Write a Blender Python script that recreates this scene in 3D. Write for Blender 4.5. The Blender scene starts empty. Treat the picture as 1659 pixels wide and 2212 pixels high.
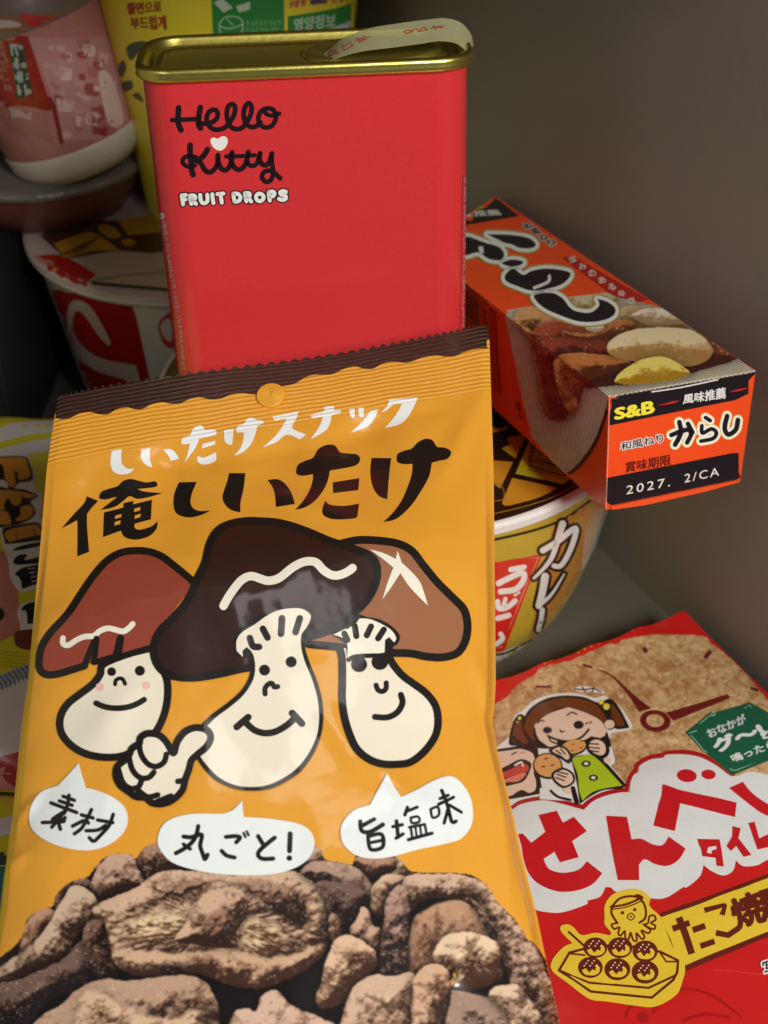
import bpy, bmesh, math, random
import numpy as np
from mathutils import Vector, Matrix
from mathutils.bvhtree import BVHTree
from mathutils.geometry import delaunay_2d_cdt
from mathutils.interpolate import poly_3d_calc

random.seed(4); np.random.seed(4)
SC = bpy.context.scene
COL = SC.collection
# ------------------------------------------------------------------ camera, world, lamps, exposure
PITCH = math.radians(37.4)
CP, SP = math.cos(PITCH), math.sin(PITCH)
FOC = 2949.0                       # focal length in units of the 1659-wide picture
cam_d = bpy.data.cameras.new('camera')
cam = bpy.data.objects.new('camera', cam_d); COL.objects.link(cam)
cam.location = (0, 0, 0); cam.rotation_euler = (math.pi / 2 - PITCH, 0, 0)
cam_d.sensor_fit = 'VERTICAL'; cam_d.sensor_height = 36; cam_d.lens = 36 * FOC / 2212
cam_d.clip_start = 0.01; cam_d.clip_end = 20
cam_d.dof.use_dof = True; cam_d.dof.focus_distance = 0.318; cam_d.dof.aperture_fstop = 22.0
SC.camera = cam

w = bpy.data.worlds.new('World'); SC.world = w; w.use_nodes = True
bg = w.node_tree.nodes['Background']
bg.inputs[0].default_value = (0.80, 0.86, 1.0, 1); bg.inputs[1].default_value = 0.07

def area(name, loc, target, size, power, color, sy=None):
    d = bpy.data.lights.new(name, 'AREA'); d.energy = power; d.color = color
    d.shape = 'RECTANGLE'; d.size = size; d.size_y = sy or size
    o = bpy.data.objects.new(name, d); COL.objects.link(o); o.location = loc
    o.rotation_euler = (Vector(target) - Vector(loc)).to_track_quat('-Z', 'Y').to_euler()
    return o
area('room_lamp', (0.36, -0.36, 0.34), (0.02, 0.28, -0.20), 0.26, 8.0, (1.0, 0.98, 0.94))
area('left_fill', (-0.50, -0.30, 0.22), (0.0, 0.28, -0.20), 0.30, 0.6, (0.90, 0.95, 1.0), 0.5)  # added fill lamp, lifts the sides that face left
area('ceiling_lamp', (-0.06, 0.34, 0.80), (0.0, 0.22, -0.20), 0.16, 0.75, (1.0, 0.97, 0.92), 0.42)
SC.view_settings.view_transform = 'Standard'; SC.view_settings.look = 'None'
SC.view_settings.exposure = 0.0; SC.view_settings.gamma = 1.0
SC.view_settings.use_curve_mapping = False
SC.cycles.use_denoising = True
SC.cycles.max_bounces = 6

# ------------------------------------------------------------------ helpers
def ray(px):
    x = (px[0] - 829.5) / FOC; y = (1106 - px[1]) / FOC
    return Vector((x, CP + y * SP, y * CP - SP))       # unit depth ray (depth 1 along the view axis)
def at_depth(px, d): return ray(px) * d
def at_z(px, z):
    r = ray(px); return r * (z / r.z)
def at_plane(px, p0, n):
    r = ray(px); return r * (Vector(p0).dot(n) / r.dot(n))
def lin(c):
    c = np.asarray(c, float) / 255.0
    return np.where(c <= 0.04045, c / 12.92, ((c + 0.055) / 1.055) ** 2.4)

MATS = {}
def mat(rgb, rough=0.35, metal=0.0, spec=0.5, coat=0.0, bump=None, name=None, mottle=0.06, coat_rough=0.08):
    key = (tuple(rgb), rough, metal, spec, coat, bump, mottle)
    if key in MATS: return MATS[key]
    m = bpy.data.materials.new(name or 'print_%d' % len(MATS)); m.use_nodes = True
    nt = m.node_tree; b = nt.nodes['Principled BSDF']
    c = lin(rgb)
    tc = nt.nodes.new('ShaderNodeTexCoord')
    no = nt.nodes.new('ShaderNodeTexNoise'); no.inputs['Scale'].default_value = 900; no.inputs['Detail'].default_value = 3
    nt.links.new(tc.outputs['Object'], no.inputs['Vector'])
    mx = nt.nodes.new('ShaderNodeMix'); mx.data_type = 'RGBA'
    mx.inputs['A'].default_value = (*(c * (1 - mottle)), 1); mx.inputs['B'].default_value = (*np.minimum(c * (1 + mottle) + 0.001, 1), 1)
    nt.links.new(no.outputs['Fac'], mx.inputs['Factor']); nt.links.new(mx.outputs['Result'], b.inputs['Base Color'])
    b.inputs['Roughness'].default_value = rough; b.inputs['Metallic'].default_value = metal
    b.inputs['Specular IOR Level'].default_value = spec
    b.inputs['Coat Weight'].default_value = coat; b.inputs['Coat Roughness'].default_value = coat_rough
    if bump: add_bump(nt, b, tc, bump)
    MATS[key] = m
    return m
def add_bump(nt, b, tc, bump):
    """bump = ('fine', scale, distance)  or ('ribs',)"""
    if bump[0] == 'fine':
        n = nt.nodes.new('ShaderNodeTexNoise'); n.inputs['Scale'].default_value = bump[1]; n.inputs['Detail'].default_value = 2
        nt.links.new(tc.outputs['Object'], n.inputs['Vector']); out = n.outputs['Fac']; dist = bump[2]
        h = out
    else:                                         # crimped ribs of a bag seal, running across the bag
        d = nt.nodes.new('ShaderNodeVectorMath'); d.operation = 'DOT_PRODUCT'; d.inputs[1].default_value = bump[1]
        nt.links.new(tc.outputs['Object'], d.inputs[0])
        nz = nt.nodes.new('ShaderNodeTexNoise'); nz.inputs['Scale'].default_value = 55; nt.links.new(tc.outputs['Object'], nz.inputs['Vector'])
        k = nt.nodes.new('ShaderNodeMath'); k.operation = 'MULTIPLY_ADD'; k.inputs[1].default_value = 0.0022
        nt.links.new(nz.outputs['Fac'], k.inputs[0]); nt.links.new(d.outputs['Value'], k.inputs[2])
        s = nt.nodes.new('ShaderNodeMath'); s.operation = 'MULTIPLY'; s.inputs[1].default_value = 2 * math.pi / bump[2]
        nt.links.new(k.outputs[0], s.inputs[0])
        si = nt.nodes.new('ShaderNodeMath'); si.operation = 'SINE'; nt.links.new(s.outputs[0], si.inputs[0])
        mr = nt.nodes.new('ShaderNodeMapRange'); mr.interpolation_type = 'SMOOTHSTEP'
        mr.inputs['From Min'].default_value = bump[3]; mr.inputs['From Max'].default_value = bump[3] + 0.0025
        mr.inputs['To Min'].default_value = 1; mr.inputs['To Max'].default_value = 0
        nt.links.new(k.outputs[0], mr.inputs['Value'])
        mu = nt.nodes.new('ShaderNodeMath'); mu.operation = 'MULTIPLY'
        nt.links.new(si.outputs[0], mu.inputs[0]); nt.links.new(mr.outputs['Result'], mu.inputs[1])
        n = nt.nodes.new('ShaderNodeTexNoise'); n.inputs['Scale'].default_value = 60; n.inputs['Detail'].default_value = 3
        nt.links.new(tc.outputs['Object'], n.inputs['Vector'])
        ad = nt.nodes.new('ShaderNodeMath'); ad.operation = 'MULTIPLY_ADD'; ad.inputs[1].default_value = 4.0
        nt.links.new(n.outputs['Fac'], ad.inputs[0]); nt.links.new(mu.outputs[0], ad.inputs[2])
        h = ad.outputs[0]; dist = bump[4]
    bp = nt.nodes.new('ShaderNodeBump'); bp.inputs['Strength'].default_value = 1.0; bp.inputs['Distance'].default_value = dist
    nt.links.new(h, bp.inputs['Height']); nt.links.new(bp.outputs['Normal'], b.inputs['Normal'])
    nt.links.new(bp.outputs['Normal'], b.inputs['Coat Normal'])
def photo_mat(name, rough, coat=0.0, bump=None, spec=0.5):
    m = bpy.data.materials.new(name); m.use_nodes = True; nt = m.node_tree; b = nt.nodes['Principled BSDF']
    a = nt.nodes.new('ShaderNodeAttribute'); a.attribute_name = 'ink'
    nt.links.new(a.outputs['Color'], b.inputs['Base Color'])
    b.inputs['Roughness'].default_value = rough; b.inputs['Coat Weight'].default_value = coat; b.inputs['Coat Roughness'].default_value = 0.08
    b.inputs['Specular IOR Level'].default_value = spec
    tc = nt.nodes.new('ShaderNodeTexCoord')
    if bump: add_bump(nt, b, tc, bump)
    return m

def tag(o, label=None, cat=None, group=None, kind=None):
    if label: o['label'] = label
    if cat: o['category'] = cat
    if group: o['group'] = group
    if kind: o['kind'] = kind
    return o
def empty(name, loc, label=None, cat=None, group=None):
    o = bpy.data.objects.new(name, None); COL.objects.link(o); o.location = loc; o.empty_display_size = 0.01
    return tag(o, label, cat, group)

# --- vector drawing: points given in the frame of an enlarged picture piece, turned to picture units
class Fr:
    def __init__(s, ox, oy, k): s.ox, s.oy, s.k = ox, oy, k
    def __call__(s, x, y): return (s.ox + x / s.k, s.oy + y / s.k)
TA = Fr(0, 737.333, 3); TB = Fr(553, 737.333, 3); TC = Fr(0, 1474.667, 3); TD = Fr(553, 1474.667, 3)
TE = Fr(1106, 1474.667, 3); TF = Fr(1106, 737.333, 3); TG = Fr(0, 0, 3); TH = Fr(553, 0, 3)
TK = Fr(351.1, 197.5, 6); TM = Fr(987.5, 384, 2.4706); TN = Fr(1014.9, 1289.2, 2.5758)
TR = Fr(1042.3, 822.9, 3.3612); TS = Fr(0, 877.8, 4.481); TU = Fr(0, 1316.6, 3.363); T1 = Fr(0, 0, 1)

def pts(fr, s):
    out = []
    for tkn in s.split():
        c = tkn.endswith('!'); a, b = tkn.rstrip('!').split(',')
        out.append((*fr(float(a), float(b)), c))
    return out
def smooth(P, closed=True, n=5):
    """Catmull-Rom through the points; a point marked with ! is a sharp corner"""
    m = len(P); out = []
    rng = range(m) if closed else range(m - 1)
    for i in rng:
        p1 = P[i]; p2 = P[(i + 1) % m]
        p0 = P[(i - 1) % m] if (closed or i > 0) else p1
        p3 = P[(i + 2) % m] if (closed or i + 2 < m) else p2
        if p1[2]: p0 = p1
        if p2[2]: p3 = p2
        if p1[2] and p2[2]: out.append(p1[:2]); continue
        for k in range(n):
            t = k / n
            q = []
            for d in (0, 1):
                a, b, c, e = p0[d], p1[d], p2[d], p3[d]
                q.append(0.5 * (2 * b + (c - a) * t + (2 * a - 5 * b + 4 * c - e) * t * t + (3 * b - a - 3 * c + e) * t ** 3))
            out.append(tuple(q))
    if not closed: out.append(P[-1][:2])
    return out
def stroke(L, w0, w1=None, closed=False, cap=True):
    """outline of a brush line of width w (picture units); w1 = end width"""
    L = [L[0]] + [b for a, b in zip(L, L[1:]) if math.hypot(a[0] - b[0], a[1] - b[1]) > 0.25]
    if len(L) == 1: return ellipse(L[0], w0 / 2, w0 / 2)
    n = len(L); w1 = w0 if w1 is None else w1
    left, right = [], []
    def arc(c, r, a0, a1, k=6):
        return [(c[0] + r * math.cos(a0 + (a1 - a0) * i / k), c[1] + r * math.sin(a0 + (a1 - a0) * i / k)) for i in range(k + 1)]
    ang = [math.atan2(L[i + 1][1] - L[i][1], L[i + 1][0] - L[i][0]) for i in range(n - 1)]
    for i in range(n):
        r = 0.5 * (w0 + (w1 - w0) * i / (n - 1))
        a0 = ang[max(i - 1, 0)]; a1 = ang[min(i, n - 2)]
        d = (a1 - a0 + math.pi) % (2 * math.pi) - math.pi
        for side, lst in ((1, left), (-1, right)):
            if abs(d) > 0.3 and d * side < 0:
                lst.extend(arc(L[i], r, a0 + side * math.pi / 2, a0 + d + side * math.pi / 2, 3))
            else:
                a = a0 + d / 2 + side * math.pi / 2
                lst.append((L[i][0] + r * math.cos(a), L[i][1] + r * math.sin(a)))
    e = ang[-1]; s0 = ang[0]
    capE = arc(L[-1], w1 / 2, e + math.pi / 2, e - math.pi / 2)[1:-1] if cap else []
    capS = arc(L[0], w0 / 2, s0 - math.pi / 2, s0 - 3 * math.pi / 2)[1:-1] if cap else []
    return left + capE + right[::-1] + capS
def ellipse(c, rx, ry, rot=0, n=22):
    cr, sr = math.cos(rot), math.sin(rot)
    return [(c[0] + rx * math.cos(a) * cr - ry * math.sin(a) * sr, c[1] + rx * math.cos(a) * sr + ry * math.sin(a) * cr)
            for a in [2 * math.pi * i / n for i in range(n)]]
def winding(px, py, poly):
    P = np.asarray(poly); Q = np.roll(P, -1, 0)
    wn = np.zeros(px.shape, int)
    for i0 in range(0, len(P), 400):
        x0, y0 = P[i0:i0 + 400, 0][:, None], P[i0:i0 + 400, 1][:, None]; x1, y1 = Q[i0:i0 + 400, 0][:, None], Q[i0:i0 + 400, 1][:, None]
        X, Y = px.ravel()[None], py.ravel()[None]
        cr = (x1 - x0) * (Y - y0) - (X - x0) * (y1 - y0)
        up = (y0 <= Y) & (y1 > Y) & (cr > 0); dn = (y0 > Y) & (y1 <= Y) & (cr < 0)
        wn = wn + (up.sum(0) - dn.sum(0)).reshape(px.shape)
    return wn

def LIFT(k): return 5e-5 + 3e-5 * k
# --- a surface that can be printed on: base mesh + ink laid on it
class Surf:
    def __init__(s, verts, faces, normals=None, base=None, axis=None, up=None, gg=14, closed=False, **mk):
        s.V = [Vector(v) for v in verts]; s.F = [tuple(f) for f in faces]
        if normals is None:
            N = [Vector((0, 0, 0)) for _ in s.V]
            for f in s.F:
                n = Vector((0, 0, 0)); p = [s.V[i] for i in f]
                for i in range(len(p)): n += p[i].cross(p[(i + 1) % len(p)])
                for i in f: N[i] += n
            normals = [n.normalized() for n in N]
            if axis is not None: sgn = sum(n.x * (v.x - axis[0]) + n.y * (v.y - axis[1]) for n, v in zip(normals, s.V))
            elif closed:
                cc = sum(s.V, Vector()) / len(s.V); sgn = sum(n.dot(v - cc) for n, v in zip(normals, s.V))
            elif up is not None: sgn = sum(n.dot(up) for n in normals)
            else: sgn = -sum(n.dot(v) for n, v in zip(normals, s.V))
            if sgn < 0: normals = [-n for n in normals]
        s.N = [Vector(n) for n in normals]; s.gg = gg
        for i, f in enumerate(s.F):                      # wind every face the way its normals point
            g = (s.V[f[1]] - s.V[f[0]]).cross(s.V[f[2]] - s.V[f[0]])
            if g.dot(s.N[f[0]] + s.N[f[1]] + s.N[f[2]]) < 0: s.F[i] = f[::-1]
        s.mk = mk; s.mats = []; s.MI = []; s.C = None
        s.bvh = BVHTree.FromPolygons(s.V, s.F)
        s.nb = len(s.V); s.fb = len(s.F)
        s.mat_index = {}
        s.MI = [s.mi(base)] * len(s.F)
        s.layer = 1; s.ink = {}
    def mi(s, rgb):
        m = rgb if isinstance(rgb, bpy.types.Material) else mat(rgb, **s.mk)
        if m.name not in s.mat_index: s.mat_index[m.name] = len(s.mats); s.mats.append(m)
        return s.mat_index[m.name]
    def hit(s, px, lift):
        r = ray(px); loc, n, i, d = s.bvh.ray_cast(Vector((0, 0, 0)), r.normalized())
        if loc is None: return None
        f = s.F[i]; wts = poly_3d_calc([s.V[k] for k in f], loc)
        nn = Vector((0, 0, 0))
        for k, wt in zip(f, wts): nn += s.N[k] * wt
        if nn.length < 1e-6: nn = n
        nn.normalize()
        if nn.dot(r) > 0: return None
        return loc + nn * lift, nn
    def fill(s, poly, rgb, g=14, holes=(), lay=None):
        poly = [tuple(p) for p in poly]
        lift = LIFT(s.layer if lay is None else lay); g = min(g, s.gg)
        q = [Vector(p) for p in poly]; n = len(q); edges = [(i, (i + 1) % n) for i in range(n)]
        for h in holes:
            b0 = len(q); q += [Vector(p) for p in h]; edges += [(b0 + i, b0 + (i + 1) % len(h)) for i in range(len(h))]
        xs = [p[0] for p in poly]; ys = [p[1] for p in poly]
        gx = np.arange(min(xs) + g / 2, max(xs), g); gy = np.arange(min(ys) + g / 2, max(ys), g)
        if len(gx) and len(gy):
            X, Y = np.meshgrid(gx, gy); X = X + 0.01 * np.random.rand(*X.shape); Y = Y + 0.01 * np.random.rand(*Y.shape); ok = winding(X, Y, poly) != 0
            q += [Vector((a, b)) for a, b in zip(X[ok], Y[ok])]
        v, e, f, *_ = delaunay_2d_cdt(q, edges, [], 0, 1e-4)
        if not f: return
        va = np.array([tuple(p) for p in v]); fa = np.array([t for t in f if len(t) == 3])
        c = va[fa].mean(1); ok = winding(c[:, 0], c[:, 1], poly) != 0
        for h in holes: ok &= winding(c[:, 0], c[:, 1], h) == 0
        s.put(va, fa[ok], s.mi(rgb), lift)
    def put(s, va, fa, mi, lift, colors=None):
        used = np.unique(fa); H = {}
        for k in used:
            h = s.hit(va[k], lift)
            if h: H[int(k)] = len(s.V); s.V.append(h[0]); s.N.append(h[1])
            if h and colors is not None: s.ink[len(s.V) - 1] = colors[k]
        for t in fa:
            try: ii = [H[int(k)] for k in t]
            except KeyError: continue
            a, b, c = s.V[ii[0]], s.V[ii[1]], s.V[ii[2]]
            if (b - a).cross(c - a).dot(s.N[ii[0]]) < 0: ii = ii[::-1]
            s.F.append(tuple(ii)); s.MI.append(mi)
    # drawing shortcuts
    def shape(s, fr, d, rgb, g=14, closed=True, n=5, holes=(), lay=None):
        s.fill(smooth(pts(fr, d), True, n), rgb, g, [smooth(pts(fr, h), True, n) for h in holes], lay)
    def line(s, fr, d, w, rgb, w1=None, closed=False, g=14, n=5, lay=None, cap=True):
        P = pts(fr, d)
        L = smooth(P, closed, n)
        if closed: L = L + [L[0]]
        s.fill(stroke(L, w / fr.k, None if w1 is None else w1 / fr.k, cap=cap), rgb, g, lay=lay)
    def dot(s, fr, x, y, rx, rgb, ry=None, rot=0, lay=None):
        s.fill(ellipse(fr(x, y), rx / fr.k, (ry or rx) / fr.k, rot), rgb, lay=lay)
    def text(s, fr, quad, body, rgb, bold=0.0, lay=None, spacing=1.0):
        """lettering stretched over four corners: top left, top right, bottom right, bottom left"""
        cu = bpy.data.curves.new('t', 'FONT'); cu.body = body; cu.resolution_u = 3; cu.space_character = spacing
        o = bpy.data.objects.new('t', cu); COL.objects.link(o)
        dg = bpy.context.evaluated_depsgraph_get(); ev = o.evaluated_get(dg); m = ev.to_mesh()
        m.calc_loop_triangles()
        va = np.array([tuple(v.co)[:2] for v in m.vertices]); fa = np.array([tuple(t.vertices) for t in m.loop_triangles])
        ev.to_mesh_clear(); bpy.data.objects.remove(o); bpy.data.curves.remove(cu)
        if not len(va): return
        lo, hi = va.min(0), va.max(0); sz = (hi - lo).copy(); uv = (va - lo) / (hi - lo)
        q = np.array([p[:2] for p in pts(fr, quad)]); u, t = uv[:, :1], 1 - uv[:, 1:]
        p = (q[0] * (1 - u) + q[1] * u) * (1 - t) + (q[3] * (1 - u) + q[2] * u) * t
        ex_, ey_ = (q[1] - q[0]) / sz[0], (q[3] - q[0]) / sz[1]
        offs = [(0, 0)] if bold < 0.006 else [(bold * math.cos(a), bold * math.sin(a)) for a in [2 * math.pi * i / (6 if bold < 0.06 else 10) for i in range(6 if bold < 0.06 else 10)]]
        for i, (a, b) in enumerate(offs):
            s.put(p + ex_ * a + ey_ * b, fa, s.mi(rgb), LIFT(s.layer if lay is None else lay) + i * 2e-6)
    def marks(s, fr, quad, n, rgb, w=3, seed=0, lay=None):
        """a row of characters too small or blurred to read: little brush strokes"""
        q = np.array([p[:2] for p in pts(fr, quad)]); rs = random.Random(seed)
        P = lambda u, t: (q[0] * (1 - u) + q[1] * u) * (1 - t) + (q[3] * (1 - u) + q[2] * u) * t
        for k in range(n):
            for j in range(4):
                c = (k + 0.12 + 0.7 * rs.random()) / n; r = 0.1 + 0.8 * rs.random()
                a, b = (P((k + 0.12) / n, r), P((k + 0.85) / n, r + rs.uniform(-0.1, 0.1))) if j % 2 else (P(c, 0.08), P(c + rs.uniform(-0.1, 0.1) / n, 0.92))
                s.fill(stroke([tuple(a), tuple(b)], w / fr.k), rgb, 40, lay=lay)
    def photo(s, bbox, step, mask, fn, m, lay=None):
        """printed photograph: a fine grid of coloured vertices"""
        xs = np.arange(bbox[0], bbox[2], step); ys = np.arange(bbox[1], bbox[3], step)
        X, Y = np.meshgrid(xs, ys); C = fn(X, Y); ok = winding(X, Y, mask) != 0
        nx, ny = len(xs), len(ys)
        idx = np.arange(nx * ny).reshape(ny, nx)
        o4 = ok[:-1, :-1] & ok[1:, :-1] & ok[:-1, 1:] & ok[1:, 1:]
        a, b, c, d = idx[:-1, :-1][o4], idx[:-1, 1:][o4], idx[1:, 1:][o4], idx[1:, :-1][o4]
        fa = np.concatenate([np.stack([a, b, c], 1), np.stack([a, c, d], 1)])
        va = np.stack([X.ravel(), Y.ravel()], 1)
        s.put(va, fa, s.mi(m), LIFT(s.layer if lay is None else lay), C.reshape(-1, 3))
    def build(s, name, parent, loc, label=None):
        me = bpy.data.meshes.new(name); base = Vector(loc)
        me.from_pydata([v - base for v in s.V], [], s.F)
        for m in s.mats: me.materials.append(m)
        me.polygons.foreach_set('material_index', s.MI)
        me.polygons.foreach_set('use_smooth', [True] * len(s.F))
        if s.ink:
            at = me.color_attributes.new('ink', 'FLOAT_COLOR', 'POINT')
            arr = np.ones((len(s.V), 4), np.float32) * 0.5
            ks = np.fromiter(s.ink.keys(), int); arr[ks, :3] = np.array([s.ink[k] for k in ks])
            at.data.foreach_set('color', arr.ravel())
        me.update()
        try: me.normals_split_custom_set_from_vertices([tuple(n) for n in s.N])
        except Exception as ex: print('normals', ex)
        o = bpy.data.objects.new(name, me); COL.objects.link(o)
        if parent is not None: o.parent = parent
        else: o.location = base
        if label: o['label'] = label
        return o
def mesh(name, verts, faces, m, parent=None, loc=(0, 0, 0), smooth_=True, kind=None):
    me = bpy.data.meshes.new(name); base = Vector(loc)
    me.from_pydata([Vector(v) - base for v in verts], [], faces); me.materials.append(m)
    if smooth_: me.polygons.foreach_set('use_smooth', [True] * len(faces))
    me.update()
    bm = bmesh.new(); bm.from_mesh(me); bmesh.ops.recalc_face_normals(bm, faces=bm.faces); bm.to_mesh(me); bm.free()
    o = bpy.data.objects.new(name, me); COL.objects.link(o)
    if parent is not None: o.parent = parent
    else: o.location = base
    if kind: o['kind'] = kind
    return o
def grid_faces(nu, nv, wrap=False):
    """faces of a grid with rows v of nu points"""
    F = []
    for j in range(nv - 1):
        for i in range(nu if wrap else nu - 1):
            k = (i + 1) % nu
            F.append((j * nu + i, j * nu + k, (j + 1) * nu + k, (j + 1) * nu + i))
    return F

# --- little picture painter for the printed photographs
def vnoise(X, Y, s, seed):
    rs = np.random.RandomState(seed); G = rs.rand(128, 128)
    x = X / s; y = Y / s; xi = np.floor(x).astype(int); yi = np.floor(y).astype(int)
    fx = x - xi; fy = y - yi; fx = fx * fx * (3 - 2 * fx); fy = fy * fy * (3 - 2 * fy)
    g = lambda a, b: G[b % 128, a % 128]
    return (g(xi, yi) * (1 - fx) + g(xi + 1, yi) * fx) * (1 - fy) + (g(xi, yi + 1) * (1 - fx) + g(xi + 1, yi + 1) * fx) * fy
def fbm(X, Y, s, seed, o=4):
    r = 0; a = 0.5; t = 0
    for k in range(o): r = r + a * vnoise(X, Y, s / 2 ** k, seed + k); t += a; a *= 0.55
    return r / t
def sdist(X, Y, poly):
    P = np.asarray(poly); Q = np.roll(P, -1, 0); D = np.full(X.shape, 1e9)
    for a, b in zip(P, Q):
        ab = b - a; L = ab @ ab + 1e-9
        t = np.clip(((X - a[0]) * ab[0] + (Y - a[1]) * ab[1]) / L, 0, 1)
        D = np.minimum(D, (X - a[0] - t * ab[0]) ** 2 + (Y - a[1] - t * ab[1]) ** 2)
    return np.sqrt(D)
def paint_blob(img, X, Y, step, poly, c0, c1, seed, R=None, light=(-0.35, -0.95), amp=1.0, jit=5.0, rough=26.0, edge=0.30, streak=None, shadow=1.0, lift_=0.27, feather=1.6):
    """one lump of the printed food photo: dark colour c0, light colour c1"""
    JX = X + (fbm(X, Y, rough, seed + 50) - 0.5) * jit * 2; JY = Y + (fbm(X, Y, rough, seed + 60) - 0.5) * jit * 2
    ins = winding(JX, JY, poly) != 0
    if not ins.any(): return
    d = sdist(JX, JY, poly)
    img *= 1 - (np.exp(-d / 8) * 0.75 * (~ins) * shadow)[..., None]
    R = R or min(d[ins].max(), 60)
    t = np.clip(d / R, 0, 1); dome = np.sqrt(np.clip(1 - (1 - t) ** 2, 0, 1)) * R
    nz = fbm(X, Y, rough, seed, 5) * rough * 0.55 * amp
    if streak is not None:
        th = np.arctan2(Y - streak[1], X - streak[0]); rr = np.hypot(Y - streak[1], X - streak[0])
        nz = nz * 0.6 + vnoise(th * 60, rr * 0.15, 2.2, seed + 9) * 5 * amp
    gy, gx = np.gradient(dome + nz, step)
    L = 0.5 - 0.55 * (gx * light[0] + gy * light[1]) / np.sqrt(0.6 + gx ** 2 + gy ** 2)
    col = fbm(X, Y, rough * 1.4, seed + 5, 4)
    fine = fbm(X, Y, 9, seed + 11, 3)
    k = 0.10 + 0.80 * L * (0.55 + 0.9 * col) + 0.55 * (fine - 0.5) + 0.35 * (col - 0.5) - edge * (1 - np.clip(d / 7, 0, 1)) * 0.5
    yy = np.array([p[1] for p in poly]); k = k + 0.30 * (0.42 - (Y - yy.min()) / (yy.max() - yy.min()))
    k = np.clip((k - 0.44) * 2.1 + lift_, 0, 1)
    sp = np.clip((vnoise(X, Y, 3.1, seed + 7) - 0.80) * 6, 0, 1) * np.clip(L * 1.4, 0, 1)
    c0 = lin(c0); c1 = lin(c1)
    cm = (c0 * 0.62 + c1 * 0.38) * np.array([1.06, 0.93, 0.85]); k3 = k[..., None]
    c = np.where(k3 < 0.5, c0 * (1 - 2 * k3) + cm * 2 * k3, cm * (2 - 2 * k3) + c1 * (2 * k3 - 1))
    c = c + sp[..., None] * (lin((235, 215, 195)) - c) * 0.55
    al = np.clip(d / feather, 0, 1) * ins; al = (al * al * (3 - 2 * al))[..., None]
    img[...] = img * (1 - al) + c * al

# ================================================================== the cupboard
FLOOR = -0.300
def paint_mat(name, c0, c1, rough=0.6, scale=6):
    m = bpy.data.materials.new(name); m.use_nodes = True; nt = m.node_tree; b = nt.nodes['Principled BSDF']
    tc = nt.nodes.new('ShaderNodeTexCoord'); n = nt.nodes.new('ShaderNodeTexNoise'); n.inputs['Scale'].default_value = scale
    n.inputs['Detail'].default_value = 6; nt.links.new(tc.outputs['Object'], n.inputs['Vector'])
    r = nt.nodes.new('ShaderNodeValToRGB'); r.color_ramp.elements[0].position = 0.3; r.color_ramp.elements[1].position = 0.7
    r.color_ramp.elements[0].color = (*lin(c0), 1); r.color_ramp.elements[1].color = (*lin(c1), 1)
    nt.links.new(n.outputs['Fac'], r.inputs[0]); nt.links.new(r.outputs[0], b.inputs['Base Color'])
    b.inputs['Roughness'].default_value = rough
    n2 = nt.nodes.new('ShaderNodeTexNoise'); n2.inputs['Scale'].default_value = 260; nt.links.new(tc.outputs['Object'], n2.inputs['Vector'])
    bp = nt.nodes.new('ShaderNodeBump'); bp.inputs['Strength'].default_value = 0.15; bp.inputs['Distance'].default_value = 0.0003
    nt.links.new(n2.outputs['Fac'], bp.inputs['Height']); nt.links.new(bp.outputs[0], b.inputs['Normal'])
    return m
wall_m = paint_mat('wall_paint', (146, 140, 128), (150, 144, 132), 0.55, 3)
floor_m = paint_mat('floor_paint', (92, 87, 77), (102, 96, 84), 0.5)
def box(name, p, m, kind='structure'):
    (x0, y0, z0), (x1, y1, z1) = p
    V = [(x, y, z) for x in (x0, x1) for y in (y0, y1) for z in (z0, z1)]
    F = [(0, 1, 3, 2), (4, 6, 7, 5), (0, 4, 5, 1), (2, 3, 7, 6), (0, 2, 6, 4), (1, 5, 7, 3)]
    return mesh(name, V, F, m, None, (x0, y0, z0), False, kind)
box('floor', ((-0.40, 0.02, FLOOR - 0.02), (0.40, 0.70, FLOOR)), floor_m)
# right wall of the cupboard, running away to the left
W0 = Vector((0.1005, 0.322, 0)); WD = Vector((-0.454, 0.891, 0)).normalized(); WN = Vector((WD.y, -WD.x, 0))
wv = []
for t in (-0.30, 0.42):
    for k in (0, 0.02):
        for z in (FLOOR, 0.12): wv.append(W0 + WD * t + WN * k + Vector((0, 0, z)))
mesh('wall', wv, [(0, 1, 3, 2), (4, 6, 7, 5), (0, 4, 5, 1), (2, 3, 7, 6), (0, 2, 6, 4), (1, 5, 7, 3)], wall_m, None, wv[0], False, 'structure')
box('back_wall', ((-0.42, 0.66, FLOOR), (-0.03, 0.68, 0.12)), wall_m)
box('left_wall', ((-0.27, 0.16, FLOOR), (-0.25, 0.66, 0.12)), wall_m)
box('shade_shelf', ((-0.42, 0.285, -0.05), (0.36, 0.70, -0.03)), wall_m)  # unseen slab above the view, added to shade the back and upper wall

# ================================================================== sweet tin
RT = Matrix(((0.997404, -0.067859, -0.024095), (0.069664, 0.994002, 0.084306), (0.018229, -0.085765, 0.996149)))
OT = Vector((-0.018296, 0.317074, -0.113438))
TW, TDp, THt = 0.078, 0.0312, 0.110
def rr(off, r=0.0085, n=8):
    """outline of the rounded tin, pushed out by off"""
    w2, d = TW / 2 + off, TDp; rad = max(r + off, 0.001); P = []
    for cx, cy, a0 in ((w2 - rad, -off + rad, -90), (w2 - rad, d + off - rad, 0), (-w2 + rad, d + off - rad, 90), (-w2 + rad, -off + rad, 180)):
        for k in range(n + 1):
            a = math.radians(a0 + 90 * k / n); P.append((cx + rad * math.cos(a), cy + rad * math.sin(a), math.cos(a), math.sin(a)))
    return P
def tl(x, y, z): return RT @ Vector((x, y, z)) + OT
tin = empty('sweet_tin', tl(0, TDp / 2, -THt), 'red rounded sweet tin with gold rim and black script lettering, behind the orange bag', 'tin')
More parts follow.
